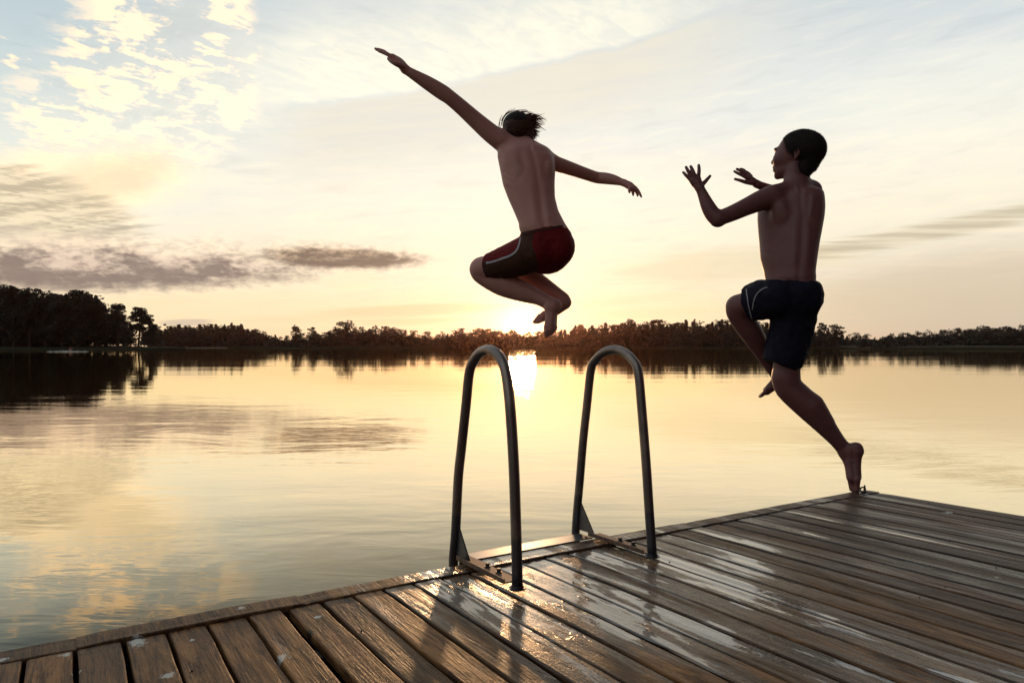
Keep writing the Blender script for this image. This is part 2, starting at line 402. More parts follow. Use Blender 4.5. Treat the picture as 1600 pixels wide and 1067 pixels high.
def wood(name, label, prof, spacing, dfun, base, kinds, seed, n, size, rows=3, cat='wood'):
    """a wood that reads as one mass: many small trees along a skyline profile (photo px), one object"""
    rr = random.Random(seed); Vs = []; Fs = []; nv = 0
    vari = []
    for i in range(7):
        t, v, f = tree_shape(kinds[i % len(kinds)], seed * 50 + i, n, size); tf = [tri for q in t.f for tri in [(q[0], q[k], q[k + 1]) for k in range(1, len(q) - 1)]]
        vv = np.array([tuple(p) for p in t.v] + [tuple(p) for p in v]); ff = np.concatenate([np.array(tf), np.array(f) + len(t.v)]); vari.append((vv, ff))
    xs = [p[0] for p in prof]; ys = [p[1] for p in prof]
    for row in range(rows):
        x = xs[0]
        while x <= xs[-1]:
            d = dfun(x) + row * 14 + rr.uniform(0, 9); yt = np.interp(x, xs, ys) + rr.choice((-4, -2, -.5, .5, 2, 4, 5)) * (1.5 if rr.random() < .2 else 1) + (row == 0) * rr.uniform(3, 13)
            hh = pzz(yt, d) - base; vv, ff = vari[rr.randrange(7)]; a = rr.uniform(0, 6.28); ca, sa = math.cos(a), math.sin(a); wd = hh * rr.uniform(1.0, 1.9)
            Vs.append(np.stack([pxx(x, d) + (vv[:, 0] * ca - vv[:, 1] * sa) * wd, d + (vv[:, 0] * sa + vv[:, 1] * ca) * wd, base + vv[:, 2] * hh], 1)); Fs.append(ff + nv); nv += len(vv)
            x += spacing * rr.uniform(.5, 1.5)
    # undergrowth along the foot
    x = xs[0]; U = []
    while x <= xs[-1]:
        d = dfun(x) - 2; hgt = (pzz(np.interp(x, xs, ys), d)) * rr.uniform(.45, .70)
        U.append(((pxx(x, d), d + rr.uniform(4, 26), base + hgt * .42), spacing / F * d * .8 + hgt * .12, hgt * .56)); x += spacing * .35
    x = xs[0]
    while x <= xs[-1]:          # low brush along the waterline
        d = dfun(x) - 3; hgt = pzz(np.interp(x, xs, ys), d)
        for q in (.04, .14, .26): U.append(((pxx(x, d) + rr.uniform(-2, 2), d + rr.uniform(0, 12), base - .6 + hgt * q), spacing / F * d * .7, hgt * .10))
        x += spacing * .55
    v, f = crown_cards(rr, U, len(U) * 120, size * 20); Vs.append(np.array([tuple(p) for p in v])); Fs.append(np.array(f) + nv)
    Va = np.concatenate(Vs); Fa = np.concatenate(Fs); me = bpy.data.meshes.new(name); me.vertices.add(len(Va)); me.vertices.foreach_set('co', Va.ravel()); me.loops.add(Fa.size); me.loops.foreach_set('vertex_index', Fa.ravel().astype(np.int32))
    me.polygons.add(len(Fa)); me.polygons.foreach_set('loop_start', np.arange(0, Fa.size, 3, dtype=np.int32)); me.polygons.foreach_set('loop_total', np.full(len(Fa), 3, np.int32)); me.update(calc_edges=True); me.materials.append(m_leaf)
    return link(bpy.data.objects.new(name, me), None, label=label, cat=cat, kind='stuff')
leftp = [(-420, 430), (-200, 440), (0, 452), (20, 450), (42, 462), (60, 460), (90, 462), (120, 460), (150, 470), (165, 482), (178, 486), (192, 494)]
wood('wood', 'tall dark wood of mixed trees on the left headland', leftp, 13, lambda x: 252, 1.2, ['broad', 'broad', 'pine', 'broad'], 11, 1300, .036, 3)
hillp = [(225, 514), (260, 512), (300, 511), (350, 510), (385, 511), (400, 516), (425, 525)]
wood('wood', 'low even spruce wood far back right of the left headland', hillp, 7, lambda x: 600, 2.0, ['spruce', 'broad', 'broad'], 12, 170, .085, 4)
farp = [(415, 527), (445, 528), (500, 522), (515, 517), (560, 514), (600, 513), (640, 518), (662, 524), (700, 521), (715, 517), (740, 518), (790, 519), (830, 520), (875, 520)]
wood('wood', 'low leafy wood on the far shore left of the sun', farp, 7, lambda x: 462, 1.2, ['broad', 'pine', 'broad', 'broad', 'spruce'], 13, 230, .075, 3)
farq = [(876, 519), (890, 515), (930, 512), (960, 509), (1000, 507), (1060, 506), (1100, 506), (1140, 504), (1200, 508), (1250, 513), (1280, 517), (1325, 521), (1335, 526), (1385, 526), (1400, 526)]
wood('wood', 'far shore wood of pointed spruces right of the sun', farq, 6, lambda x: 468, 1.2, ['spruce', 'pine', 'broad', 'spruce', 'spruce'], 14, 240, .065, 3)
rightp = [(1375, 528), (1400, 523), (1420, 519), (1450, 518), (1480, 517), (1500, 518), (1520, 513), (1560, 510), (1600, 507), (1700, 500), (1900, 495)]
wood('wood', 'rounded leafy wood on the right headland', rightp, 9, lambda x: 400, 1.2, ['broad', 'broad', 'pine'], 15, 260, .07, 3)

# trees one can tell apart
G1 = 'trees on the left headland'
for a in (('broad', 1, 22, 445, 240, 'tall broad crowned tree at the left edge of the headland', 1.25), ('pine', 2, 46, 449, 238, 'thin pine top rising just right of the tall broad tree', .8),
          ('broad', 3, 72, 455, 240, 'round crowned tree in the middle of the left headland wood', 1.2), ('broad', 4, 98, 455, 239, 'leafy tree beside the twin round crowns of the headland', 1.1),
          ('broad', 5, 124, 451, 240, 'high round crown before the headland steps down', 1.25), ('broad', 6, 150, 463, 241, 'tree where the left headland skyline starts dropping', 1.15),
          ('pine', 7, 185, 474, 243, 'narrow open pine second from the end of the headland', .85), ('pine', 8, 217, 480, 240, 'lone spreading pine at the outer end of the left headland', 1.15),
          ('broad', 9, 234, 497, 241, 'low dark tree leaning out behind the lone end pine', 1.1), ('broad', 10, 200, 512, 238, 'short bushy tree filling the gap beside the lone pine', 1.6)):
    tree(a[0], a[1], a[2], a[3], a[4], 1.0, a[5], group=G1, wide=a[6], n=4600, size=.032)
G2 = 'single trees on the far skyline'
for a in (('broad', 21, 462, 508, 440, 'round tree alone on the far shore, leftmost of the pair', 1.3), ('pine', 22, 488, 512, 440, 'small pine right beside the round far shore tree', 1.1),
          ('broad', 23, 540, 500, 440, 'big domed tree standing highest on the far shore left of the boys', 1.45), ('pine', 24, 905, 507, 450, 'pine breaking the skyline just right of the sun', 1.2),
          ('pine', 25, 985, 500, 450, 'slender tall pine above the far right rail of the ladder', 1.0), ('spruce', 26, 1086, 498, 450, 'tallest pointed spruce in the far wood left of the short haired boy', 1.0),
          ('pine', 27, 1285, 505, 440, 'upright pine right behind the running boy\'s shorts', 1.0), ('pine', 28, 1308, 507, 440, 'flat topped wide pine right of the running boy', 1.5),
          ('pine', 29, 720, 513, 450, 'pine clump top left of the ladder\'s left rail', 1.3), ('pine', 30, 762, 513, 452, 'wide pine top above the left rail of the ladder', 1.3),
          ('spruce', 31, 1020, 501, 452, 'pointed spruce between the ladder and the running boy', 1.0), ('pine', 32, 1128, 500, 452, 'dark pine top beside the running boy\'s raised knee', 1.2)):
    tree(a[0], a[1], a[2], a[3], a[4], 1.0, a[5], group=G2, wide=a[6], n=1300, size=.045)

def reeds(name, label, xs, d0f, hh, seed, n):
    rr = random.Random(seed); V = []; Fc = []
    for _ in range(n):
        x = rr.uniform(*xs); d = d0f(x) - rr.uniform(0, 8); z = hh * rr.uniform(.5, 1.1); p = Vector((pxx(x, d), d, -.05)); w = rr.uniform(.1, .35); l = rr.uniform(-.3, .3)
        i = len(V); V += [p, p + Vector((w, 0, 0)), p + Vector((l + w * .5, 0, z))]; Fc.append((i, i + 1, i + 2))
    return mesh_obj(name, V, Fc, m_reed, label=label, cat='reeds', kind='stuff')
reeds('reeds', 'pale green reed belt along the left headland waterline', (-200, 290), lambda x: np.interp(x, xsA, [215, 222, 226, 230, 234, 236, 236, 238, 242, 250, 262]), 1.1, 5, 6000)
reeds('reeds', 'reed belt in front of the far trees left of the sun', (355, 700), lambda x: 440, 1.9, 6, 7000)
reeds('reeds', 'thin reed belt along the far shore right of the sun', (880, 1340), lambda x: 462, 1.3, 7, 5000)
reeds('reeds', 'reed belt along the right headland waterline', (1360, 1750), lambda x: np.interp(x, xsC, [420, 400, 385, 370, 360, 350, 345, 335, 325, 320, 320]), 1.2, 8, 5000)

# ================================================================== JETTY (local frame: x along the edge, y across, z up)
def ray(x, y): return Vector(((x - 800) / F, 1, -(y - HZ) / F))
v1, v2 = ray(2500, 548), ray(98, 560)
nrm = v1.cross(v2).normalized(); nrm = nrm if nrm.z > 0 else -nrm
E1 = v1.normalized(); E2 = -nrm.cross(E1)
EYE = Vector((0, 0, ZC)); P0 = Vector((0, 0, ZC - H))
def hit(x, y, lift=0.0):
    r_ = ray(x, y); q = P0 + nrm * lift
    return EYE + r_ * ((q - EYE).dot(nrm) / r_.dot(nrm))
S = H / .6
O = hit(1366, 767)
JM = Matrix.Translation(O) @ Matrix((E1, E2, nrm)).transposed().to_4x4()
JI = JM.inverted()
def loc(x, y, lift=0.0): return JI @ hit(x, y, lift)

m_wood, b = material('wet_weathered_wood')
o_ = objco(); tx, ty, tz = sep(o_); rr_ = attr('plank')
gv = comb(tx * 1.0 + rr_ * 7.0, ty * .055, tz)
grain = noise(gv, 105.0, 4, .62, 1.4, w=rr_ * 40.0)
fig = noise(comb(tx * 1.0, ty * .16, tz), 26.0, 4, .6, 1.2, w=rr_ * 23.0)
blot = noise(comb(tx, ty * .5, 0.0), 6.0, 5, .62, .5, w=rr_ * 1.2)
wetn = noise(comb(tx * 3.2, ty * .34, 3.0), 2.8, 6, .62, .5, w=rr_ * 1.3)
soak = sstep(((tx + 1.75 * S) * (tx + 1.75 * S) * 1.3 + (ty - .25 * S) * (ty - .25 * S) * .8).sqrt(), .85, .25)
far_r = sstep(tx, -1.5 * S, -.9 * S)
lw = sstep(tx, -2.35 * S, -2.6 * S) * .20
wv = wetn + soak * .12 + far_r * .01 - lw
wet = sstep(wv, .47, .58)
fine = noise(comb(tx, ty * .7, tz), 160.0, 3, .6)
base = cmix(sstep(fig, .35, .65), (.066, .027, .011), (.23, .112, .045))
base = cmix(sstep(grain, .50, .66) * .85, base, (.026, .014, .009))
base = cmix(sstep(rr_, .55, 1.0) * .6, base, (.055, .036, .026))
base = cmix(sstep(rr_, .45, .0) * .45, base, cmix(1.0, base, (1.7, 1.55, 1.35), 'MULTIPLY'))
knot = noise(comb(tx * 1.0 + rr_ * 3.0, ty * .55, 1.0), 15.0, 2, .5, 0.0, w=rr_ * 60.0)
base = cmix(sstep(knot, .735, .775) * .85, base, (.022, .012, .008))
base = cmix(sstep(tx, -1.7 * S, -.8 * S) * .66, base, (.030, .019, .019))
base = cmix(sstep(blot, .56, .64) * .85, base, (.020, .012, .010))
base = cmix(sstep(blot, .34, .26) * .6, base, (.27, .21, .14))
# white droppings with their own ragged shape
for (px1, py1, r_, st) in ((215, 1001, .019, 2.2), (262, 1054, .016, 1.0), (4, 1030, .012, 1), (102, 1021, .014, 1), (377, 952, .011, .6), (440, 1026, .018, 1), (497, 962, .010, 1), (300, 998, .009, .6), (1480, 800, .02, .5), (118, 1050, .010, 1), (1558, 902, .01, 1)):
    q = loc(px1, py1)
    ddx, ddy = tx - q.x, (ty - q.y) * (1.0 / st if st > 1 else 1.0)
    r2_ = (ddx * ddx + ddy * ddy).sqrt() / r_ + (noise(o_, 90.0, 4, .7, 1.0) - .5) * 3.2
    base = cmix(sstep(r2_, .85, .55) * .8, base, (.62, .60, .56))
base = cmix(wet * .62, base, cmix(1.0, base, (.34, .27, .22), 'MULTIPLY'))
X.put(b, 'Base Color', base)
film = sstep(wv, .600, .622)
X.put(b, 'Roughness', .50 + (fine - .5) * .3 - wet * .20)
b.inputs['IOR'].default_value = 1.45
X.put(b, 'Specular IOR Level', .14 + wet * .36)
lump = noise(comb(tx, ty * .45, 0.0), 20.0, 3, .5, .6, w=rr_ * 3.0)
hgt = (grain * .0030 + fig * .0036 + fine * .0009) * (1.0 - film * .55) + lump * .0022
X.put(b, 'Normal', bump(hgt, 1.0, 1.0))
X.put(b, 'Coat Weight', film); b.inputs['Coat IOR'].default_value = 1.7; X.put(b, 'Coat Roughness', .05 + (fine - .4) * .12)
X.put(b, 'Coat Normal', bump(lump * .0016 + fig * .0005, 1.0, 1.0))

m_dark, b = material('dark_timber'); X.put(b, 'Base Color', cmix(noise(objco(), 9.0, 5), (.03, .022, .016), (.07, .05, .035))); b.inputs['Roughness'].default_value = .8

jet = empty('wooden_jetty', O, 'brown wet plank jetty with worn edge board beside the calm lake', 'jetty')
jet.matrix_world = JM
def plank_mesh(name, planks, parent, label=None):
    """planks: list of (x0,x1,y0,y1,z,thick,along,tag). Rounded long edges, slightly wavy sides; tag drives the wood's own tone"""
    V = []; Fc = []; T = []
    for (x0, x1, y0, y1, z, th, along, tg) in planks:
        rr = random.Random(int(tg * 1e6)); Lw = (x1 - x0) if along == 'y' else (y1 - y0); Ll = (y1 - y0) if along == 'y' else (x1 - x0)
        ch = .004
        prof = [(ch * .3, -th), (0, -th * .5), (0, -ch), (ch * .35, -ch * .3), (ch, 0)] + [(Lw * q, .0006 * math.sin(q * 9 + tg * 50)) for q in (.25, .5, .75)] + [(Lw - ch, 0), (Lw - ch * .35, -ch * .3), (Lw, -ch), (Lw, -th * .5), (Lw - ch * .3, -th)]
        nl = max(2, int(Ll / .06)); i0 = len(V); n = len(prof); tw = rr.uniform(-.012, .012); e0 = rr.uniform(-.003, .002)
        for i in range(nl + 1):
            l = Ll * i / nl + (e0 if i == 0 else 0); wv = .0012 * math.sin(l * 7 + tg * 90) + .0008 * math.sin(l * 23 + tg * 30); up = .0010 * math.sin(l * 3.1 + tg * 70)
            for (w_, zz) in prof:
                s_ = wv + (rr.uniform(-.0004, .0004))
                zz2 = z + zz + up + (w_ - Lw / 2) * tw
                if i in (0, nl) and zz > -ch * .5: zz2 -= .002
                V.append((x0 + w_ + s_, y0 + l, zz2) if along == 'y' else (x0 + l, y0 + w_ + s_, zz2))
        for i in range(nl):
            for j in range(n):
                q = (i0 + i * n + j, i0 + i * n + (j + 1) % n, i0 + (i + 1) * n + (j + 1) % n, i0 + (i + 1) * n + j); Fc.append(q if along == 'y' else q[::-1]); T.append(tg)
        a = list(range(i0, i0 + n)); c = list(range(i0 + nl * n, i0 + nl * n + n))
        Fc.append(a[::-1] if along != 'y' else a[::-1]); T.append(tg); Fc.append(c); T.append(tg)
    o = mesh_obj(name, V, Fc, m_wood, parent, smooth=False, label=label)
    at = o.data.attributes.new('plank', 'FLOAT', 'FACE'); at.data.foreach_set('value', T)
    bm = bmesh.new(); bm.from_mesh(o.data); bmesh.ops.recalc_face_normals(bm, faces=bm.faces); bm.to_mesh(o.data); bm.free()
    return o
seams = [38, 117, 192, 259, 322, 385, 444, 501, 550, 598, 645, 689, 733]
st = [loc(x, 1035 - .193 * x).x for x in seams]
pitch = .0845 * S
cuts = [st[0] - pitch * i for i in range(28, 0, -1)] + st
nrem = round((0 - st[-1]) / pitch); cuts += [st[-1] + (0 - st[-1]) * i / nrem for i in range(1, nrem + 1)]
pl = []
for i in range(len(cuts) - 1):
    gap = .0052 if not (abs(cuts[i] - st[6]) < 1e-6) else .012
    g1 = .012 if abs(cuts[i + 1] - st[6]) < 1e-6 else rnd.uniform(.0025, .005)
    pl.append((cuts[i] + gap, cuts[i + 1] - g1, .0215 * S + rnd.uniform(.001, .004), 3.4, rnd.uniform(-.0018, .0012), .026, 'y', rnd.random()))
plank_mesh('decking', pl, jet)
# edge boards laid along the water side
eb = []; xb = [-5.2, loc(120, 1010).x, loc(474, 942).x, loc(742, 884).x, loc(1075, 819).x, 0.004]
for i in range(len(xb) - 1):
    if i == 3: # between the rails
        eb.append((xb[i] + .0006, xb[i + 1] - .0006, -.050 * S, .0195 * S, .004, .034, 'x', rnd.random()))
    else: eb.append((xb[i] + .0006, xb[i + 1] - .0006, -.049 * S + rnd.uniform(-.003, .003), .0195 * S, .003 + rnd.uniform(-.002, .002), .034, 'x', rnd.random()))
plank_mesh('edge_board', eb, jet)
mb = MB()
mb.box((-5.2, -.044 * S, -.19), (-.003, -.020 * S, -.033), .003); mb.box((-.028, -.018 * S, -.19), (-.004, 3.38, -.0285), .003)
for yy in (.25, .85, 1.5, 2.15, 2.8, 3.3): mb.box((-5.15, yy, -.17), (-.03, yy + .05, -.030), .003)
mb.build('joist_frame', m_dark, jet)
m_float, b = material('grey_float'); X.put(b, 'Base Color', cmix(noise(objco(), 6.0), (.05, .05, .055), (.09, .09, .09))); b.inputs['Roughness'].default_value = .6
for yy in (.35, 2.2):
    for xx in (-4.9, -3.2, -1.5):
        mb = MB(); mb.box((xx, yy, -.52), (xx + 1.2, yy + .75, -.191), .03); mb.build('float', m_float, jet)
# nail heads
m_nail, b = material('nail_metal'); X.put(b, 'Base Color', (.03, .025, .022, 1)); b.inputs['Metallic'].default_value = .6; b.inputs['Roughness'].default_value = .5
mb = MB()
for (x0, x1, *_r) in pl:
    for yy in (.275, .875, 1.525):
        for q in (.22, .78):
            if rnd.random() < .72: continue
            xx = x0 + (x1 - x0) * q + rnd.uniform(-.004, .004); y2 = yy + rnd.uniform(-.008, .008)
            mb.add([(xx + .0024 * math.cos(j), y2 + .0024 * math.sin(j), .0008) for j in [i * math.pi / 4 for i in range(8)]] + [(xx + .0024 * math.cos(j), y2 + .0024 * math.sin(j), -.004) for j in [i * math.pi / 4 for i in range(8)]],
                   [tuple(range(8))] + [(i, (i + 1) % 8, (i + 1) % 8 + 8, i + 8)[::-1] for i in range(8)])
nl_ = mb.build('nail_heads', m_nail, jet); nl_['kind'] = 'stuff'

# ================================================================== LADDER
m_steel, b = material('brushed_steel')
o_ = objco(); ox, oy, oz = sep(o_); nn = noise(comb(ox, oy, oz * 1.0), 60.0, 5, .6); n2_ = noise(comb(ox, oy, oz), 7.0, 4, .6)
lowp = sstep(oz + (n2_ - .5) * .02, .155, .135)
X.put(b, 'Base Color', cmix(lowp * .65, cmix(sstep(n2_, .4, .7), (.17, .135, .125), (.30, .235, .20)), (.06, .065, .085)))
b.inputs['Metallic'].default_value = .85; X.put(b, 'Roughness', .27 + nn * .18)
X.put(b, 'Normal', bump(nn, .25, .001))
m_plate, b = material('galvanised_plate'); nn = noise(objco(), 40.0, 5, .6)
X.put(b, 'Base Color', cmix(nn, (.20, .20, .21), (.32, .31, .30))); b.inputs['Metallic'].default_value = .9; X.put(b, 'Roughness', .26 + nn * .2)
m_rust, b = material('rusty_flange'); nn = noise(objco(), 55.0, 6, .65)
X.put(b, 'Base Color', cmix(sstep(nn, .4, .62), (.10, .06, .045), (.22, .12, .07))); b.inputs['Metallic'].default_value = .3; X.put(b, 'Roughness', .45 + nn * .25)
m_bolt, b = material('bolt_steel'); X.put(b, 'Base Color', cmix(noise(objco(), 90.0), (.05, .05, .05), (.12, .10, .09))); b.inputs['Metallic'].default_value = .8; b.inputs['Roughness'].default_value = .4

lad = empty('swim_ladder', O, 'steel bathing ladder with two arched handrails bolted to the jetty edge', 'ladder')
lad.matrix_world = JM
def on_plane(a, b_, x, y):       # pixel onto the vertical (jetty-local) plane through local points a, b_
    A = JM @ a; B = JM @ b_; N = (B - A).cross(nrm).normalized(); r_ = ray(x, y)
    return JI @ (EYE + r_ * ((A - EYE).dot(N) / r_.dot(N)))
rails = ((dict(a=(708.5, 882), b=(808.5, 910)), [(708.5, 882), (712, 830), (716, 748), (721, 700), (728, 635), (733, 585), (739, 566), (749, 552), (763, 546.5), (776, 552), (786, 567), (792, 590), (797.5, 640), (803, 730), (806, 820), (808.5, 908)], (9.0, 8.6)),
         (dict(a=(901, 839), b=(1019, 863.5)), [(899.5, 838), (901.5, 800), (906, 750), (911, 690), (917, 635), (923.5, 577), (931, 562), (943, 551), (958.5, 546), (974, 550), (988, 562), (997, 580), (1002.5, 635), (1010, 730), (1014.5, 800), (1019, 862)], (8.6, 8.4)))
base_pts = []
for (ab, pts, _w) in rails:
    a = loc(*ab['a']); b_ = loc(*ab['b']); a.x = b_.x = (a.x + b_.x) / 2    # the rail stands square to the edge
    a.y = -.062 * S
    L3 = [on_plane(a, b_, x, y) for (x, y) in pts]
    L3[0].z = 0.0
    L3 = [Vector((a.x, p.y, p.z)) for p in L3]
    path = spline(L3, 6); path[-1].z = .004
    low = path[0]; path = [Vector((low.x, low.y + .0, -.75)), Vector((low.x, low.y, -.3))] + path
    mb = MB(); mb.tube(path, .0141 * S, 20)
    mb.build('handrail', m_steel, lad, smooth=True)
    base_pts.append((a, b_))
    # flange along the rail foot, upright lip towards the left, gusset at the back leg
    xr = a.x
    mb = MB(); mb.box((xr - .016, -.072 * S, .0095), (xr + .034, .185 * S, .0135), .001); mb.box((xr - .0205, -.074 * S, .0096), (xr - .0165, .188 * S, .024), .0008)
    mb.build('foot_flange', m_rust, lad)
    mb = MB(); y0 = low.y
    mb.prism([(xr, y0 + .004, .0137), (xr, y0 + .098 * S, .0137), (xr, y0 + .092 * S, .022), (xr, y0 + .020 * S, .118 * S), (xr, y0 + .004, .122 * S)], (.004, 0, 0))
    mb.build('gusset', m_steel, lad)
    mb = MB(); yb = path[-1].y   # collar at the front foot
    mb.tube([(xr, yb, .0045), (xr, yb, .0085)], .024, 20); mb.tube([(xr, yb, .0085), (xr, yb, .016)], .0165 * S, 20)
    mb.build('foot_collar', m_steel, lad, smooth=False)
    for yy in (.045, .105):
        mb = MB(); mb.tube([(xr + .018, yy * S, .0137), (xr + .018, yy * S, .0165)], .0095, 16); mb.tube([(xr + .018, yy * S, .0165), (xr + .018, yy * S, .026)], .0065, 6)
        mb.build('bolt', m_bolt, lad)
xl, xr2 = base_pts[0][0].x, base_pts[1][0].x
mb = MB(); mb.box((xl + .018, -.118 * S, .0045), (xr2 - .018, -.0515 * S, .0085), .001); mb.box((xl + .018, -.122 * S, -.03), (xr2 - .018, -.1182 * S, .0085), .001)
tp_ = mb.build('top_tread', m_plate, lad)
for (xx, yy) in ((xl + .035, -.095), (xl + .035, -.066), (xr2 - .035, -.095), (xr2 - .035, -.066)):
    mb = MB(); mb.tube([(xx, yy * S, .0085), (xx, yy * S, .0105)], .0055, 12); mb.build('screw_head', m_bolt, tp_)
for zz in (-.28, -.55):
    mb = MB(); mb.box((xl + .012, -.13 * S, zz), (xr2 - .012, -.03 * S, zz + .022), .004); mb.build('tread', m_steel, lad)

# mooring ring at the corner
mr = empty('mooring_ring', hit(1351, 769), 'small dark iron mooring ring bolted on the far jetty corner', 'mooring ring'); mr.rotation_euler = JM.to_euler()
mb = MB(); mb.tube([(0, 0, .000), (0, 0, .022)], .0055, 8); mb.tube([(0, 0, .022), (0, 0, .034)], .004, 8); mb.box((-.018, -.012, .0042), (.018, .012, .008), .001)
mb.build('eye_bolt', m_bolt, mr)
mb = MB(); ring = [(.004 + .019 * math.cos(i * math.pi / 12) - .02, .006 * math.sin(i * math.pi / 12), .014 + .010 * math.sin(i * math.pi / 12 + .4)) for i in range(25)]
mb.tube(ring, .0038, 8); mb.build('ring', m_bolt, mr, smooth=True)

# ================================================================== FIGURES: one implicit surface per body
class Sdf:
    def __init__(s, h): s.h = h; s.p = []
    def _add(s, f, lo, hi, k, op='u', tag=''): s.p.append((f, np.array(lo, float), np.array(hi, float), k, op, tag))
    def cone(s, a, b_, r1, r2, k=.012, op='u', tag=''):
        a = np.array(a, float); b_ = np.array(b_, float); ab = b_ - a; L2 = float(ab @ ab) + 1e-12
        def f(X_, Y_, Z_):
            px, py, pz = X_ - a[0], Y_ - a[1], Z_ - a[2]
            t = np.clip((px * ab[0] + py * ab[1] + pz * ab[2]) / L2, 0, 1)
            return np.sqrt((px - t * ab[0]) ** 2 + (py - t * ab[1]) ** 2 + (pz - t * ab[2]) ** 2) - (r1 + (r2 - r1) * t)
        r = max(r1, r2); s._add(f, np.minimum(a, b_) - r, np.maximum(a, b_) + r, k, op, tag)
    def chain(s, pts, rad, k=.012, op='u', tag=''):
        pts = [np.array(p, float) for p in pts]; m = len(pts)
        if m > 2:
            sub = 4; q = [pts[0] * 2 - pts[1]] + pts + [pts[-1] * 2 - pts[-2]]; rq = [rad[0]] + list(rad) + [rad[-1]]; P_, R_ = [], []
            for i in range(1, m):
                a, b_, c, d = q[i - 1:i + 3]; ra, rb, rc, rd = rq[i - 1:i + 3]
                for j in range(sub):
                    t = j / sub; cr = lambda a, b_, c, d: .5 * ((2 * b_) + (c - a) * t + (2 * a - 5 * b_ + 4 * c - d) * t * t + (3 * b_ - a - 3 * c + d) * t ** 3)
                    P_.append(cr(a, b_, c, d)); R_.append(cr(ra, rb, rc, rd))
            P_.append(pts[-1]); R_.append(rad[-1])
        else: P_, R_ = pts, list(rad)
        def f(X_, Y_, Z_):
            D = None
            for i in range(len(P_) - 1):
                a, ab = P_[i], P_[i + 1] - P_[i]; L2 = float(ab @ ab) + 1e-12; px, py, pz = X_ - a[0], Y_ - a[1], Z_ - a[2]
                t = np.clip((px * ab[0] + py * ab[1] + pz * ab[2]) / L2, 0, 1)
                d = np.sqrt((px - t * ab[0]) ** 2 + (py - t * ab[1]) ** 2 + (pz - t * ab[2]) ** 2) - (R_[i] + (R_[i + 1] - R_[i]) * t)
                D = d if D is None else np.minimum(D, d)
            return D
        r = max(R_); s._add(f, np.min(P_, 0) - r, np.max(P_, 0) + r, k, op, tag)
    def ell(s, c, r, M=None, k=.015, op='u', tag=''):
        c = np.array(c, float); r = np.array(r, float); Mx = np.eye(3) if M is None else np.array(M)   # rows = axes
        def f(X_, Y_, Z_):
            p = (X_ - c[0], Y_ - c[1], Z_ - c[2]); q = [(Mx[i, 0] * p[0] + Mx[i, 1] * p[1] + Mx[i, 2] * p[2]) for i in range(3)]
            k0 = np.sqrt(sum((q[i] / r[i]) ** 2 for i in range(3))); k1 = np.sqrt(sum((q[i] / r[i] ** 2) ** 2 for i in range(3))) + 1e-9
            return k0 * (k0 - 1) / k1
        m = max(r); s._add(f, c - m, c + m, k, op, tag)
    def loft(s, rows, k=.02, pw=2.2, tag='', infl=0.0):   # rows: (z, cx, cy, a, b, yaw) from low to high z
        rows = sorted(rows); A = np.array(rows, float)
        zs = np.linspace(A[0, 0], A[-1, 0], 80); cols = []
        for j in range(1, 6):      # smooth the piecewise profile
            v = np.interp(zs, A[:, 0], A[:, j]); 
            for _ in range(3): v[1:-1] = (v[:-2] + 2 * v[1:-1] + v[2:]) / 4
            cols.append(v)
        z0, z1 = zs[0], zs[-1]
        def f(X_, Y_, Z_):
            cx, cy, a, b_, yw = [np.interp(Z_, zs, c) for c in cols]; a = a + infl; b_ = b_ + infl
            ca, sa = np.cos(yw), np.sin(yw); u = (X_ - cx) * ca + (Y_ - cy) * sa; v = -(X_ - cx) * sa + (Y_ - cy) * ca
            r = ((np.abs(u) / a) ** pw + (np.abs(v) / b_) ** pw + 1e-9) ** (1 / pw)
            d = (r - 1) * np.minimum(a, b_); e = np.maximum(Z_ - z1, z0 - Z_) + .0
            kk = .03; hh = np.clip(.5 - .5 * (d - e) / kk, 0, 1); return e * hh + d * (1 - hh) + kk * hh * (1 - hh)
        m = A[:, 3:5].max() + infl
        s._add(f, (A[:, 1].min() - m, A[:, 2].min() - m, z0), (A[:, 1].max() + m, A[:, 2].max() + m, z1), k, 'u', tag)
    def plane(s, p, n, k=.003, wob=None):     # keep the side opposite to n (cuts everything so far); p on plane
        s.p.append(('plane', np.array(p, float), np.array(n, float) / np.linalg.norm(n), k, 'c', ''))
    def mesh(s, tags=None):
        h = s.h; bx = [p for p in s.p if p[0] != 'plane' and p[4] == 'u']
        lo = np.min([p[1] for p in bx], 0) - 4 * h; hi = np.max([p[2] for p in bx], 0) + 4 * h
        n = np.ceil((hi - lo) / h).astype(int) + 1
        G = np.full(n, .08, np.float32); ax = [lo[i] + h * np.arange(n[i]) for i in range(3)]
        for (f, a, b_, k, op, tg) in s.p:
            if isinstance(f, str):
                if tg == '' :
                    Z = (ax[0][:, None, None] - a[0]) * b_[0] + (ax[1][None, :, None] - a[1]) * b_[1] + (ax[2][None, None, :] - a[2]) * b_[2]
                    hh = np.clip(.5 - .5 * (G - Z) / k, 0, 1); G = (Z * hh + G * (1 - hh) + k * hh * (1 - hh)).astype(np.float32)
                continue
            m = k + 3 * h; i0 = np.maximum(0, np.floor((a - m - lo) / h).astype(int)); i1 = np.minimum(n, np.ceil((b_ + m - lo) / h).astype(int) + 1)
            if np.any(i1 <= i0): continue
            sl_ = tuple(slice(i0[i], i1[i]) for i in range(3))
            d = f(ax[0][sl_[0]][:, None, None], ax[1][sl_[1]][None, :, None], ax[2][sl_[2]][None, None, :]); g_ = G[sl_]
            if op == 'u': hh = np.clip(.5 + .5 * (g_ - d) / k, 0, 1); G[sl_] = g_ * (1 - hh) + d * hh - k * hh * (1 - hh)
            else: hh = np.clip(.5 - .5 * (g_ + d) / k, 0, 1); G[sl_] = g_ * (1 - hh) - d * hh + k * hh * (1 - hh)
        return nets(G, lo, h)
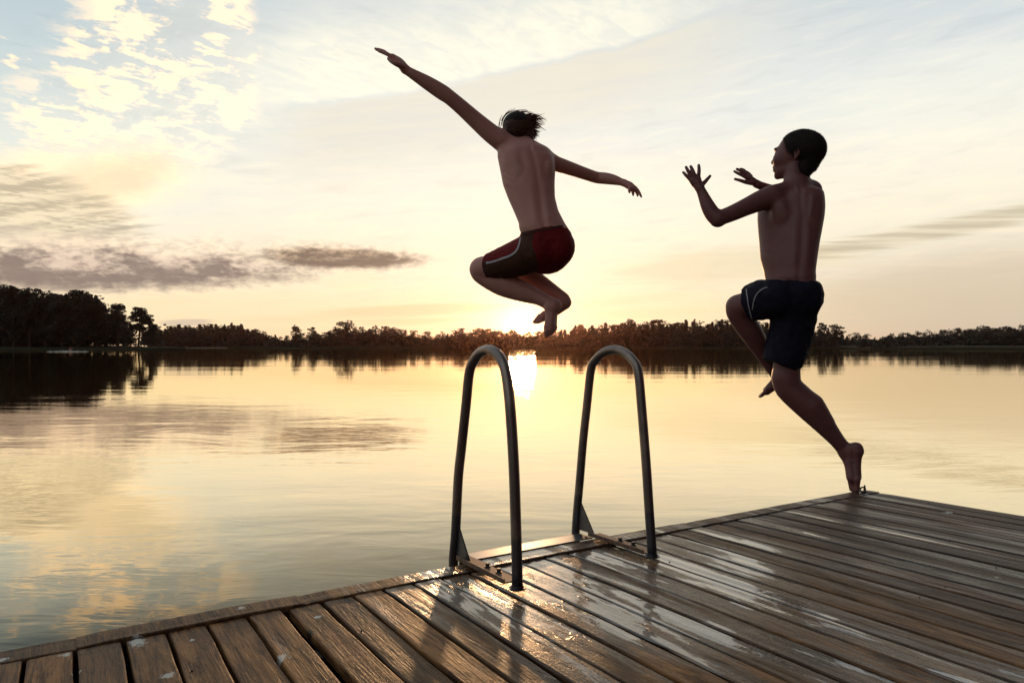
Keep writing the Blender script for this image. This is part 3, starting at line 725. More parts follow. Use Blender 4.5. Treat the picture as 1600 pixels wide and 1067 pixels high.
def nets(G, lo, h):
    s = G < 0; nx, ny, nz = [q - 1 for q in G.shape]
    cnt = np.zeros((nx, ny, nz), np.int8)
    for i in (0, 1):
        for j in (0, 1):
            for k in (0, 1): cnt += s[i:nx + i, j:ny + j, k:nz + k]
    cells = np.argwhere((cnt > 0) & (cnt < 8)); idx = -np.ones((nx, ny, nz), np.int64); idx[tuple(cells.T)] = np.arange(len(cells))
    acc = np.zeros((len(cells), 3)); num = np.zeros(len(cells))
    cor = [np.array(c) for c in np.ndindex(2, 2, 2)]
    val = {tuple(c): G[tuple((cells + c).T)].astype(float) for c in cor}
    for c in cor:
        for a in range(3):
            if c[a] == 0:
                c2 = c.copy(); c2[a] = 1; v0, v1_ = val[tuple(c)], val[tuple(c2)]; m = (v0 < 0) != (v1_ < 0)
                t = np.where(m, v0 / np.where(m, v0 - v1_, 1), 0); p = np.repeat(c[None].astype(float), len(cells), 0); p[:, a] += t
                acc[m] += p[m]; num[m] += 1
    V = lo + h * (cells + acc / num[:, None]); faces = []
    for a in range(3):
        b_, c_ = (a + 1) % 3, (a + 2) % 3
        sa = np.take(s, range(0, s.shape[a] - 1), a); sb = np.take(s, range(1, s.shape[a]), a); E = np.argwhere(sa != sb)
        E = E[(E[:, b_] > 0) & (E[:, c_] > 0) & (E[:, b_] < G.shape[b_] - 1) & (E[:, c_] < G.shape[c_] - 1)]
        o1 = np.zeros(3, int); o1[b_] = -1; o2 = np.zeros(3, int); o2[c_] = -1
        q = np.stack([idx[tuple((E + o).T)] for o in (0 * o1, o1, o1 + o2, o2)], 1); fl = s[tuple(E.T)]
        q[~fl] = q[~fl][:, ::-1]; faces.append(q[(q >= 0).all(1)])
    Fq = np.concatenate(faces)
    # light relaxation of the surface
    e = np.concatenate([Fq[:, [0, 1]], Fq[:, [1, 2]], Fq[:, [2, 3]], Fq[:, [3, 0]]])
    for lam in (.5, -.52, .5, -.52):
        sm = np.zeros_like(V); cn = np.zeros(len(V))
        np.add.at(sm, e[:, 0], V[e[:, 1]]); np.add.at(sm, e[:, 1], V[e[:, 0]]); np.add.at(cn, e[:, 0], 1); np.add.at(cn, e[:, 1], 1)
        V = V + lam * (sm / cn[:, None] - V)
    return V, Fq
def figure_part(name, sdf, mats, parent, origin):
    V, Fq = sdf.mesh(); V = V - np.array(origin)
    me = bpy.data.meshes.new(name); me.from_pydata(V.tolist(), [], Fq.tolist()); me.update()
    me.polygons.foreach_set('use_smooth', [True] * len(me.polygons))
    for m in mats: me.materials.append(m)
    o = bpy.data.objects.new(name, me); link(o, parent); return o
def sculpt(o, origin, marks):
    """press or raise the skin along short strokes: (photo polyline, half width px, metres, side) on faces turned to the camera"""
    me = o.data; n = len(me.vertices); co = np.empty(n * 3); me.vertices.foreach_get('co', co); co = co.reshape(-1, 3); no = np.empty(n * 3); me.vertices.foreach_get('normal', no); no = no.reshape(-1, 3)
    q = co + np.array(origin) - np.array(EYE); x = 800 + q[:, 0] / q[:, 1] * F; y = HZ - q[:, 2] / q[:, 1] * F; disp = np.zeros(n); wt = np.clip(-no[:, 1] * 1.6, 0, 1)
    for (pts, w, amt) in marks:
        best = np.full(n, 1e9)
        for i in range(len(pts) - 1):
            a = np.array(pts[i], float); b_ = np.array(pts[i + 1], float); ab = b_ - a; t = np.clip(((x - a[0]) * ab[0] + (y - a[1]) * ab[1]) / (ab @ ab), 0, 1)
            best = np.minimum(best, np.hypot(x - a[0] - t * ab[0], y - a[1] - t * ab[1]))
        disp += amt * np.exp(-(best / w) ** 2)
    co = co + no * (disp * wt)[:, None]; me.vertices.foreach_set('co', co.ravel()); me.update()
def wrinkle(o, amp, sx, sz, seed):
    me = o.data; cs = [v.co.copy() for v in me.vertices]; ns = [v.normal.copy() for v in me.vertices]; out = []
    for c, nv_ in zip(cs, ns):
        q = Vector((c.x * sx + c.z * 9, c.y * sx + seed, c.z * sz - c.x * 7)); n = mnoise.noise(q) + .5 * mnoise.noise(q * 2.1)
        out += list(c + nv_ * (amp * (1 - abs(n) * 2.2)))
    me.vertices.foreach_set('co', out); me.update()
def stubble(name, o, n, ln, w, mat, parent, seed, flow=(0, 0, -1)):
    """short hairs standing on a surface"""
    rr = random.Random(seed); me = o.data; V = []; Fc = []; npoly = len(me.polygons); fl = Vector(flow)
    for _ in range(n):
        p = me.polygons[rr.randrange(npoly)]; c = p.center; nn_ = (p.normal + Vector((rr.gauss(0, .35), rr.gauss(0, .35), rr.gauss(0, .35))) + fl * .5).normalized()
        t = nn_.orthogonal().normalized() * w; t.rotate(Matrix.Rotation(rr.uniform(0, 3.14), 3, nn_)); l = ln * rr.uniform(.5, 1.2); b0 = c - p.normal * .001
        i = len(V); V += [b0 - t, b0 + t, b0 + nn_.cross(t), b0 + nn_ * l]; Fc += [(i, i + 1, i + 3), (i + 1, i + 2, i + 3), (i + 2, i, i + 3)]
    return mesh_obj(name, V, Fc, mat, parent)
def bvh_of(o, origin):
    me = o.data; return BVHTree.FromPolygons([v.co + Vector(origin) for v in me.vertices], [tuple(p.vertices) for p in me.polygons])

m_skin, b = material('skin')
o_ = objco(); nn = noise(o_, 24.0, 4, .55); nf = noise(o_, 220.0, 3, .6)
X.put(b, 'Base Color', cmix(nn, (.37, .155, .13), (.45, .20, .165))); X.put(b, 'Roughness', .45 + nn * .2)
b.inputs['Specular IOR Level'].default_value = .42; b.inputs['Subsurface Weight'].default_value = .10; b.inputs['Subsurface Radius'].default_value = (.9, .35, .2); b.inputs['Subsurface Scale'].default_value = .01
X.put(b, 'Normal', bump(nf, .15, .002))
m_skin_dark, b = material('darker_skin')  # skin colour set darker for the boy at the jetty corner
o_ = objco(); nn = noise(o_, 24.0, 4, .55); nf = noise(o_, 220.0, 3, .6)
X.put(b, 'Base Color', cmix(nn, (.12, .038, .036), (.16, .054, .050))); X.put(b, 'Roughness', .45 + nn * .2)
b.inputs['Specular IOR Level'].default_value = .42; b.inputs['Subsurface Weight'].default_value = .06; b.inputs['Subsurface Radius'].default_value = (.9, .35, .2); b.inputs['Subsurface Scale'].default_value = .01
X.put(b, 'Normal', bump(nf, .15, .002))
m_hair, b = material('brown_hair'); o_ = objco(); X.put(b, 'Base Color', cmix(noise(o_, 130.0, 3), (.008, .005, .005), (.022, .013, .010))); b.inputs['Roughness'].default_value = .75; b.inputs['Specular IOR Level'].default_value = .2
X.put(b, 'Normal', bump(noise(o_, 260.0, 3, .7), .8, .004))
def cloth(name, c1, c2, sheen=0.0):
    m, b = material(name); o_ = objco(); a_, b__, c_ = sep(o_)
    fo = noise(comb(a_ * 1.0, b__, c_ * .6), 17.0, 4, .55, 1.2); we = noise(o_, 420.0, 2)
    X.put(b, 'Base Color', cmix(fo, c1, c2)); b.inputs['Roughness'].default_value = .75; b.inputs['Specular IOR Level'].default_value = .15
    X.put(b, 'Normal', bump(fo * .9 + we * .05, .55, .012)); return m
m_red = cloth('red_swim_fabric', (.09, .004, .005), (.17, .008, .009)); m_panel = cloth('dark_brown_fabric', (.040, .013, .008), (.065, .024, .014))
m_navy = cloth('navy_swim_fabric', (.005, .0035, .010), (.010, .007, .019)); m_white = cloth('white_trim', (.30, .27, .30), (.42, .38, .41))

def ribbon(name, pxs, bvh, d0, w, mat, parent, origin):   # trim laid on a garment along photo points
    path = spline([Vector((x, y, 0)) for x, y in pxs], 8); pts = []
    for p in path:
        r_ = ray(p.x, p.y).normalized(); hitp = bvh.ray_cast(EYE + r_ * .5, r_)
        if hitp[0] is not None: pts.append((hitp[0] + hitp[1] * .0012, hitp[1]))
    V = []; Fc = []
    for i, (p, n) in enumerate(pts):
        t = (pts[min(i + 1, len(pts) - 1)][0] - pts[max(0, i - 1)][0]).normalized(); sd_ = t.cross(n).normalized() * w
        q = p - Vector(origin); V += [q - sd_ - n * .002, q - sd_ + n * .001, q + sd_ + n * .001, q + sd_ - n * .002]
        if i: k_ = i * 4; Fc += [(k_ - 4 + j, k_ - 4 + (j + 1) % 4, k_ + (j + 1) % 4, k_ + j) for j in range(4)]
    if len(pts) > 1: mesh_obj(name, V, Fc, mat, parent)

m_lock, b = material('sunlit_hair'); X.put(b, 'Base Color', cmix(noise(objco(), 90.0, 3), (.05, .021, .012), (.13, .055, .028))); b.inputs['Roughness'].default_value = .45
tr_ = X.nt.nodes.new('ShaderNodeBsdfTranslucent'); tr_.inputs['Color'].default_value = (.50, .17, .06, 1); ms_ = X.nt.nodes.new('ShaderNodeMixShader'); ms_.inputs[0].default_value = .45
X.nt.links.new(b.outputs[0], ms_.inputs[1]); X.nt.links.new(tr_.outputs[0], ms_.inputs[2]); X.nt.links.new(ms_.outputs[0], X.nt.nodes['Material Output'].inputs['Surface'])
# ---------------------------------------------------------------- boy mid-air with arms spread
DA = 3.30 * S; u = DA / F
def A(x, y, o=0.0): return PN(x, y, DA + o)     # photo point, o metres beyond the body plane
def rows(tab, dd, yaw, ratio):
    out = []
    for (y, l, r, o, rt) in tab:
        d = dd + o; w = (r - l) / 2 / F * d; c = P((l + r) / 2, y, d); ps = yaw
        w *= (.955 if yaw else .99); a = w / math.sqrt(math.cos(ps) ** 2 + (rt * math.sin(ps)) ** 2); out.append((c.z, c.x, c.y, a, a * rt, ps))
    return out
def torsoA(s, tag='body', infl=0):
    s.loft(rows([(226, 792, 848, .12, .60), (234, 777, 858, .11, .62), (246, 777, 866, .10, .64), (263, 780.5, 868, .085, .66), (289, 785.5, 867, .06, .68), (309, 793, 867.5, .04, .70), (329, 802, 872.5, .02, .74), (348, 810, 882, .0, .78), (364, 813, 890, 0, .82)], DA, 0.0, .6), k=.02, tag=tag, infl=infl)
def pelvisA(s, infl=0):
    s.loft(rows([(352, 813, 883, .0, .78), (364, 814, 891, .0, .82), (378, 817, 896, .0, .86), (392, 819, 896, .01, .86), (406, 825, 891, .02, .82), (418, 832, 880, .03, .75), (428, 838, 868, .04, .7)], DA, 0.0, .8), k=.02, infl=infl)
    s.ell(A(873, 388, -.035), (23 * u + infl, 23 * u + infl, 25 * u + infl), k=.02); s.ell(A(845, 390, -.035), (22 * u + infl, 22 * u + infl, 24 * u + infl), k=.02)
KL, KR = A(753, 421, .20), A(782, 408, .30)
def thighsA(s, infl=0):
    s.chain([A(838, 391, .02), A(800, 407, .11), KL], [29 * u + infl, 26.5 * u + infl, 19.5 * u + infl], .02)
    s.chain([A(866, 389, .05), A(825, 399, .17), KR], [27 * u + infl, 24.5 * u + infl, 18 * u + infl], .02)
sA = Sdf(.0042)
torsoA(sA); pelvisA(sA, -.004); thighsA(sA, -.003)
# shoulders, neck, shoulder blades and spine
sA.chain([A(825, 240, .13), A(820, 222, .16), A(813, 208, .19)], [19 * u, 13 * u, 12 * u], .03)
sA.chain([A(822, 236, .12), A(798, 227, .12), A(781, 216, .12)], [17 * u, 15 * u, 14.5 * u], .03)
sA.chain([A(830, 238, .12), A(848, 243, .13), A(862, 252, .15)], [15 * u, 12.5 * u, 11 * u], .025)
sA.ell(A(806, 252, .045), (15 * u, 10 * u, 21 * u), k=.03); sA.ell(A(851, 263, .05), (11 * u, 10 * u, 18 * u), k=.03)
# raised left arm and its hand
sA.chain([A(781, 219, .12), A(765, 207, .11), A(742, 187, .09), A(722, 169, .06), A(703, 153, .03), A(690, 144, .02), A(668, 130, .0), A(648, 118, -.02), A(633, 109, -.03)],
         [16 * u, 15 * u, 13.2 * u, 12 * u, 11.4 * u, 12 * u, 10.6 * u, 8.2 * u, 6.6 * u], .016)
M = None
sA.chain([A(633, 108, -.03), A(624, 98, -.03), A(613, 90, -.03)], [6.8 * u, 7.0 * u, 5.6 * u], .01)
sA.chain([A(624, 99, -.055), A(613, 90, -.058)], [5.5 * u, 4.6 * u], .012); sA.chain([A(624, 99, -.005), A(613, 89, -.0)], [5.5 * u, 4.6 * u], .012)
for (dz_, x2, y2, x3, y3) in ((-.064, 600, 83, 592, 80.5), (-.044, 599, 82, 588, 78), (-.022, 598, 81.5, 586.5, 76.5), (-.001, 599, 80.5, 590, 77)):
    sA.chain([A(613, 89.5, dz_), A(606, 85.5, dz_ * 1.05), A(x2, y2, dz_ * 1.05), A(x3, y3, dz_ * 1.1)], [3.5 * u, 3.1 * u, 2.8 * u, 2.0 * u], .004)
sA.chain([A(627, 103, -.06), A(619, 100, -.085), A(611, 95.5, -.09), A(607, 92, -.088)], [4.5 * u, 4.0 * u, 3.2 * u, 2.6 * u], .008)
# right arm reaching out to the right
sA.chain([A(860, 254, .15), A(874, 258, .17), A(895, 265, .21), A(915, 272, .25), A(932, 277.5, .28), A(946, 279, .27), A(960, 281.5, .25), A(975, 286, .23)],
         [13 * u, 12.0 * u, 10.8 * u, 10 * u, 9.6 * u, 9.6 * u, 8.2 * u, 5.4 * u], .016)
sA.chain([A(975, 286, .23), A(983, 290, .22), A(989, 294, .21)], [5.6 * u, 6.6 * u, 5.6 * u], .01)
sA.chain([A(984, 291, .25), A(989, 294, .25)], [5 * u, 4.5 * u], .01)
for (dz_, pts) in ((.19, [(984, 294), (983.5, 298), (983.5, 301)]), (.21, [(988, 296), (989, 301), (989.5, 305)]), (.235, [(991, 295), (995, 301), (996.5, 306)]), (.26, [(992, 293), (998, 300), (1002, 307.5)])):
    sA.chain([A(x, y, dz_) for x, y in pts], [3.2 * u, 2.6 * u, 1.9 * u], .004)
sA.chain([A(981, 289, .25), A(987, 290, .28), A(993, 294, .29)], [4 * u, 3.2 * u, 2.4 * u], .006)
# head (turned away) with ears
HX, HY = 808, 199
HA = A(HX, HY, .20)
sA.ell(HA, (22 * u, 27 * u, 24 * u), k=.02); sA.ell(A(HX - 1, HY + 10, .24), (18 * u, 20 * u, 20 * u), k=.02)
sA.ell(A(HX - 2, HY + 14, .285), (11 * u, 12 * u, 10 * u), k=.02)       # jaw
sA.ell(A(HX - 2, HY + 7, .305), (3.5 * u, 6 * u, 5.5 * u), k=.008)       # nose
for sx in (-1, 1):
    sA.ell(A(HX - 2 + sx * 8, HY + 3, .285), (4.5 * u, 3.5 * u, 2.5 * u), k=.006, op='s'); sA.ell(A(HX - 2 + sx * 8, HY + 3, .279), (3.6 * u, 3.6 * u, 3 * u), k=.003)
    sA.ell(A(HX + sx * 22, HY + 7, .205), (2.4 * u, 5 * u, 7 * u), k=.005)
sA.cone(A(HX - 7, HY + 16, .31), A(HX + 3, HY + 16, .31), 1.6 * u, 1.6 * u, .006)
# lower legs and feet
AL, AR = A(858, 474, .12), A(880, 466, .20)
sA.chain([KL, A(757, 430, .20), A(785, 443, .19), A(815, 455, .165), A(842, 465, .14), AL], [19.5 * u, 17.5 * u, 20.5 * u, 17 * u, 12.5 * u, 11.5 * u], .02)
sA.chain([KR, A(812, 420, .29), A(840, 440, .26), A(865, 456, .22), AR], [18 * u, 16 * u, 15 * u, 11.5 * u, 10 * u], .02)
# left foot hangs toe-down, sole towards the camera
sA.ell(A(866, 477, .10), (12.5 * u, 11 * u, 11 * u), k=.02)
sA.chain([A(861, 480, .105), A(860, 496, .10), A(858.5, 511, .10)], [10.5 * u, 8.6 * u, 8.8 * u], .015)
sA.chain([A(864, 482, .115), A(865, 509, .12)], [8 * u, 5.5 * u], .012)
for (x0, x1, y1, r) in ((853.5, 853, 526, 3.9), (858, 858, 526, 3.0), (861.5, 861.5, 524, 2.8), (864.5, 864.5, 521.5, 2.6), (867.5, 867.5, 518.5, 2.5)):
    sA.chain([A(x0, 511, .10), A(x1, (y1 + 512) / 2, .098), A(x1, y1 - 2, .11)], [4 * u, r * u, r * .85 * u], .005)
# right foot tucked behind, toes to the left
sA.ell(A(884, 473, .19), (9.5 * u, 9 * u, 9 * u), k=.02)
sA.chain([A(880, 476, .20), A(866, 487, .22), A(851, 494, .24)], [9.5 * u, 8 * u, 7.2 * u], .015)
for (dy, r, L) in ((-4.5, 2.6, 8), (-2, 2.6, 10), (.5, 2.6, 12), (3, 2.8, 13.5), (6, 3.6, 15)):
    sA.chain([A(850, 493 + dy, .24), A(850 - L * .6, 495 + dy + 1.5, .245), A(850 - L, 497 + dy, .25)], [3.4 * u, r * u, r * .85 * u], .005)
orgA = A(850, 528, .1)
boyA = empty('person', orgA, 'long haired boy in red swim shorts leaping mid air with arms spread and legs tucked', 'person')
bA = figure_part('body', sA, [m_skin], boyA, orgA)
sculpt(bA, orgA, [([(830, 232), (838, 262), (843, 300), (847, 335), (852, 360)], 5.2, -.0052), ([(812, 240), (819, 262), (810, 280)], 5.5, -.0030), ([(804, 250), (811, 266)], 8, .0045),
                  ([(853, 250), (849, 268), (857, 282)], 5, -.0028), ([(858, 256), (860, 268)], 4, .0040), ([(829, 290), (836, 345)], 5, .0025), ([(852, 290), (857, 340)], 4, .0025),
                  ([(786, 268), (800, 276)], 2, -.002), ([(788, 279), (803, 287)], 2, -.002), ([(790, 291), (806, 299)], 2, -.0018), ([(832, 222), (834, 232)], 3, .004), ([(744, 430), (760, 437)], 3, -.003), ([(790, 441), (835, 456)], 4, .003), ([(852, 470), (848, 480)], 2.5, -.003), ([(866, 462), (872, 480)], 3, -.003), ([(858, 486), (857, 512)], 3, -.003), ([(850, 513), (868, 511)], 1.8, -.0025), ([(868, 474), (871, 482)], 3.5, .003), ([(776, 228), (782, 248)], 4, -.004)])
# shorts
sh = Sdf(.0042); pelvisA(sh, .003); thighsA(sh, .004)
wb = (A(813, 364, 0), A(882.5, 349, 0), A(848, 358, .2))
n_ = np.cross(wb[1] - wb[0], wb[2] - wb[0]); n_ = n_ if n_[2] > 0 else -n_; sh.plane(wb[0], n_)
nh = KL - A(838, 391, .02); nh /= np.linalg.norm(nh); sh.plane(A(763, 414, .17), nh * .9 + np.array((0, 0, .12)))
shA = figure_part('swim_shorts', sh, [m_red, m_panel], boyA, orgA)
wrinkle(shA, .0016, 22, 30, 1.0)
poly = [(750, 411), (785, 403.5), (806, 395), (813, 384), (815, 360), (836, 358), (831, 380), (838, 400), (842, 440), (800, 455), (755, 440)]
def inside(x, y):
    c = False
    for i in range(len(poly)):
        (x0, y0), (x1, y1) = poly[i - 1], poly[i]
        if (y0 > y) != (y1 > y) and x < (x1 - x0) * (y - y0) / (y1 - y0) + x0: c = not c
    return c
for p in shA.data.polygons:     # sewn-in dark side panel on the near side of the shorts
    c = p.center + Vector(orgA)
    if p.normal.y < .15:
        q = c - EYE; x, y = 800 + q.x / q.y * F, HZ - q.z / q.y * F
        if inside(x, y): p.material_index = 1
bv = bvh_of(shA, orgA)
ribbon('side_stripe', [(759.5, 411), (770, 409), (785, 404), (797, 399.5), (806, 393), (811, 383), (813.5, 371)], bv, DA, .0052, m_white, shA, orgA)
ribbon('waistband', [(815, 367), (830, 363), (848, 359), (866, 355.5), (880, 352.5)], bv, DA, .0055, m_panel, shA, orgA)
# hair: cap plus flying locks
hs = Sdf(.004); hs.ell(A(HX, HY - 2, .195), (24 * u, 28.5 * u, 22.5 * u)); hs.ell(A(HX + 8, HY + 6, .18), (17 * u, 18 * u, 17 * u), k=.02)
hr = figure_part('hair', hs, [m_hair], boyA, orgA)
mb = MB(); rr = random.Random(4)
def lock(p, q, r, w, n=7):
    p = Vector(p); q = Vector(q); r = Vector(r); pts = []
    for i in range(n):
        t = i / (n - 1); pts.append(p * (1 - t) ** 2 + q * 2 * t * (1 - t) + r * t * t)
    mb.tube([x - Vector(orgA) for x in pts], [w * (1 - (i / (n - 1)) ** 1.4) + .0004 for i in range(n)], 5)
for i in range(620):       # locks lying over the whole back of the head, blown to the right
    th = rr.uniform(0, 6.28); q_ = math.sqrt(rr.uniform(0, 1)) * .98; x0 = HX + 23 * q_ * math.cos(th); y0 = HY - 1 - 21 * q_ * math.sin(th)
    o0 = .195 - .100 * math.sqrt(max(0, 1 - q_ * q_)) * 1.0; L = rr.uniform(9, 17); dn = rr.uniform(-.15, .55) + (y0 - HY) * .012
    x1 = x0 + L; y1 = min(221, y0 + L * dn)
    qe = min(1.0, math.hypot((x1 - HX) / 24, (y1 - HY) / 22)); o1 = .195 - .102 * math.sqrt(max(0, 1 - qe * qe)) - .002
    lock(A(x0, y0, o0), A((x0 + x1) / 2, (y0 + y1) / 2 - rr.uniform(0, 3), min(o0, o1) - .008), A(x1, y1, o1), rr.uniform(.0016, .0034))
for i in range(210):       # right side streaming out
    y0 = rr.uniform(181, 214); x0 = rr.uniform(818, 831); t = (y0 - 181) / 33
    ex = x0 + rr.uniform(5, 16) + (12 * rr.random() if .05 < t < .55 else 0); ex = min(ex, 854 - 26 * max(0, t - .5)); ey = y0 + (ex - x0) * rr.uniform(-.25, .45) - 2
    lock(A(x0, y0, rr.uniform(.13, .24)), A((x0 + ex) / 2, y0 - rr.uniform(0, 4), .19), A(ex, max(ey, 178), rr.uniform(.17, .21)), rr.uniform(.0012, .0030))
for (x0, y0, x1, y1, x2, y2) in ((784, 190, 788, 176, 800, 171), (782, 196, 784, 183, 796, 173), (790, 182, 800, 171, 820, 172), (800, 178, 812, 168, 826, 173), (806, 177, 818, 170, 834, 177), (786, 186, 792, 174, 806, 170), (820, 182, 838, 177, 855, 188), (816, 180, 836, 174, 850, 184), (824, 184, 842, 180, 853, 193), (780.5, 200, 779, 189, 786, 180), (812, 177, 822, 171, 840, 181)):
    for _ in range(3): lock(A(x0 + rr.uniform(-2, 2), y0 + rr.uniform(-1, 2), .18), A(x1 + rr.uniform(-1, 1), y1 + rr.uniform(-1, 2), .18), A(x2 + rr.uniform(-2, 1), y2 + rr.uniform(-1, 2), .18), .0015, 9)
for i in range(110):       # nape
    x0 = rr.uniform(800, 832); y0 = rr.uniform(203, 210); lock(A(x0, y0, .125), A(x0 + rr.uniform(1, 5), y0 + 6, .115), A(x0 + rr.uniform(2, 7), y0 + rr.uniform(8, 12), .13), rr.uniform(.0016, .0034))
mb.build('hair_locks', m_lock, hr, smooth=True)

# ---------------------------------------------------------------- boy pushing off from the jetty corner
toe = hit(1334, 772); DB = toe.y + .06; u = DB / F
def B(x, y, o=0.0): return PN(x, y, DB + o)
YW = R(-36)       # he faces away and to the left
def torsoB(s, infl=0):
    s.loft(rows([(294, 1217, 1272, .15, .66), (302, 1202, 1281, .15, .66), (312, 1193, 1282, .14, .66), (325, 1189, 1282.5, .13, .66), (340, 1188.5, 1281.5, .115, .66), (359, 1189.5, 1278.5, .10, .66), (380, 1191, 1275, .08, .68), (403, 1192, 1272, .06, .70), (425, 1197, 1270, .045, .74), (441, 1199, 1272, .03, .78)], DB, YW, .66), k=.02, infl=infl)
def pelvisB(s, infl=0):
    s.loft(rows([(438, 1202, 1271, .04, .76), (448, 1200, 1277, .03, .80), (460, 1200, 1281, .03, .86), (474, 1202, 1279, .03, .86), (486, 1206, 1270, .03, .8), (498, 1214, 1258, .03, .75)], DB, YW, .8), k=.02, infl=infl)
    s.ell(B(1259, 466, -.005), (21 * u + infl, 21 * u + infl, 25 * u + infl), k=.02)
HLb, KLb = B(1214, 464, .02), B(1154, 480, .17)     # raised left leg
HRb, KRb = B(1244, 474, .05), B(1228, 590, .10)     # driving right leg
def legLb(s, infl=0): s.chain([HLb, B(1185, 470, .10), KLb], [27 * u + infl, 23.5 * u + infl, 19.5 * u + infl], .02)
def legRb(s, infl=0): s.chain([HRb, B(1233, 530, .09), KRb], [31 * u + infl, 26 * u + infl, 20.5 * u + infl], .02)
sB = Sdf(.0038)
torsoB(sB); pelvisB(sB, -.003); legLb(sB, -.002); legRb(sB, -.002)
# neck, shoulders, blades, spine
sB.chain([B(1244, 302, .15), B(1243, 284, .155), B(1244, 268, .16)], [22 * u, 18.5 * u, 18 * u], .022)
sB.chain([B(1238, 303, .14), B(1218, 304, .115), B(1204, 308, .09)], [16 * u, 14.5 * u, 15.5 * u], .025)
sB.chain([B(1250, 300, .16), B(1264, 297, .19), B(1268, 300, .20)], [15 * u, 14 * u, 14 * u], .025)
sB.ell(B(1222, 330, .055), (15 * u, 10 * u, 20 * u), k=.035); sB.ell(B(1262, 325, .10), (11 * u, 10 * u, 19 * u), k=.03)
sB.chain([B(1242, 291, .145), B(1226, 297, .13), B(1208, 303, .10)], [14 * u, 11.5 * u, 12 * u], .03); sB.chain([B(1250, 288, .155), B(1260, 291, .17), B(1270, 296, .19)], [14 * u, 12 * u, 12 * u], .03)
# left arm: elbow down, hand up
sB.chain([B(1204, 309, .09), B(1190, 313, .08), B(1167, 323, .06), B(1145, 333, .04), B(1123, 341.5, .02)], [17.5 * u, 16.5 * u, 14.0 * u, 12.6 * u, 11.8 * u], .016)
sB.chain([B(1121, 342.5, .02), B(1113, 334, .025), B(1106, 322, .03), B(1099, 306, .04), B(1093.5, 294, .045)], [12.4 * u, 12.2 * u, 10.8 * u, 8.4 * u, 7.0 * u], .014)
def hand(s, palm, fingers, thumb, fr, k=.0045):
    s.chain(palm[0], palm[1], .010)
    for pts, sc_ in fingers: s.chain(pts, [fr * 1.15 * sc_, fr * 1.06 * sc_, fr * 1.0 * sc_, fr * .84 * sc_][:len(pts)], k)
    s.chain(thumb, [fr * 1.5, fr * 1.2, fr * 1.0, fr * .8][:len(thumb)], .008)
hand(sB, ([B(1092.5, 293, .045), B(1089, 286, .047), B(1083, 282, .05)], [6.8 * u, 6.6 * u, 4.8 * u]),
     [([B(1081, 284, .05), B(1076.5, 279.5, .05), B(1071.5, 274, .052), B(1067.5, 269.5, .06)], .86), ([B(1083, 281, .05), B(1079.5, 274.5, .048), B(1075, 267, .05), B(1072, 261.5, .058)], .98),
      ([B(1087, 279, .05), B(1084.5, 272, .046), B(1081.5, 265, .05), B(1079.3, 260.5, .058)], 1.0), ([B(1091, 280, .05), B(1091.8, 273, .046), B(1092.3, 265, .05), B(1091.8, 258.5, .058)], .98)],
     [B(1095, 290, .05), B(1100, 286, .055), B(1104.5, 281, .06), B(1109.5, 275.3, .065)], 2.9 * u)
sB.ell(B(1087.5, 284.5, .05), (8.6 * u, 4.2 * u, 9.5 * u), k=.006)
sB.chain([B(1090, 290, .05), B(1091.5, 281, .05)], [5 * u, 3.6 * u], .01); sB.chain([B(1088, 289, .05), B(1082, 283, .05)], [4.5 * u, 3.6 * u], .01)
# right arm comes round in front of the chest
sB.chain([B(1266, 300, .20), B(1255, 312, .30), B(1238, 318, .40)], [15.5 * u, 13.5 * u, 11.5 * u], .018)
sB.chain([B(1238, 318, .40), B(1215, 302, .39), B(1198, 294.5, .375), B(1183, 288, .36)], [11.5 * u, 10.2 * u, 8.2 * u, 6.4 * u], .014)
u3 = u * 1.1
hand(sB, ([B(1183, 288, .36), B(1175, 282.5, .355), B(1169, 278, .35)], [6.0 * u, 6.4 * u, 5.2 * u]),
     [([B(1168, 279, .335), B(1161, 275, .33), B(1153, 271, .33), B(1147.5, 268, .335)], .9), ([B(1169, 277, .35), B(1163, 271.5, .345), B(1157, 267, .345), B(1151.5, 264.5, .35)], .98),
      ([B(1171, 276, .365), B(1166, 270.5, .365), B(1161.5, 266, .365), B(1157.5, 264.3, .37)], .98), ([B(1174, 276, .38), B(1170, 271.5, .385), B(1166, 268.8, .39), B(1163, 268, .395)], .86)],
     [B(1175, 286, .34), B(1166, 285, .335), B(1157, 282.3, .33), B(1148.5, 280, .33)], 2.9 * u)
# head: local frame, f = facing (left, away), w = his left side (towards camera), z up
fa = R(36); f3 = np.array((-math.cos(fa), math.sin(fa), .02)); f3 /= np.linalg.norm(f3); w3 = np.cross((0, 0, 1), f3); w3 /= np.linalg.norm(w3); z3 = np.cross(f3, w3)
HM = np.array((f3, w3, z3)); HC = B(1252, 237, .16); u2 = (DB + .16) / F * .97
def hp(f, w, z): return HC + f3 * f * u2 + w3 * w * u2 + z3 * z * u2    # head-local, in photo px units
def hr3(*r): return tuple(q * u2 for q in r)
sB.ell(hp(1, 0, 3), hr3(35, 26.5, 31), HM, .02)
sB.ell(hp(-12, 0, 1), hr3(24.5, 25, 24), HM, .02)
sB.ell(hp(24, 0, -11), hr3(18.5, 21, 25), HM, .02)            # face
sB.ell(hp(23, 0, -29), hr3(16.5, 17.5, 11.5), HM, .018)           # jaw
sB.ell(hp(36, 0, -35), hr3(5.5, 7, 5.5), HM, .012)          # chin
sB.ell(hp(37, 0, 7), hr3(4.5, 15, 3.2), HM, .012)           # brow
sB.chain([hp(37.5, 0, 0), hp(41.5, 0, -7), hp(44.0, 0, -12.0)], [2.6 * u2, 3.0 * u2, 3.4 * u2], .010)    # nose
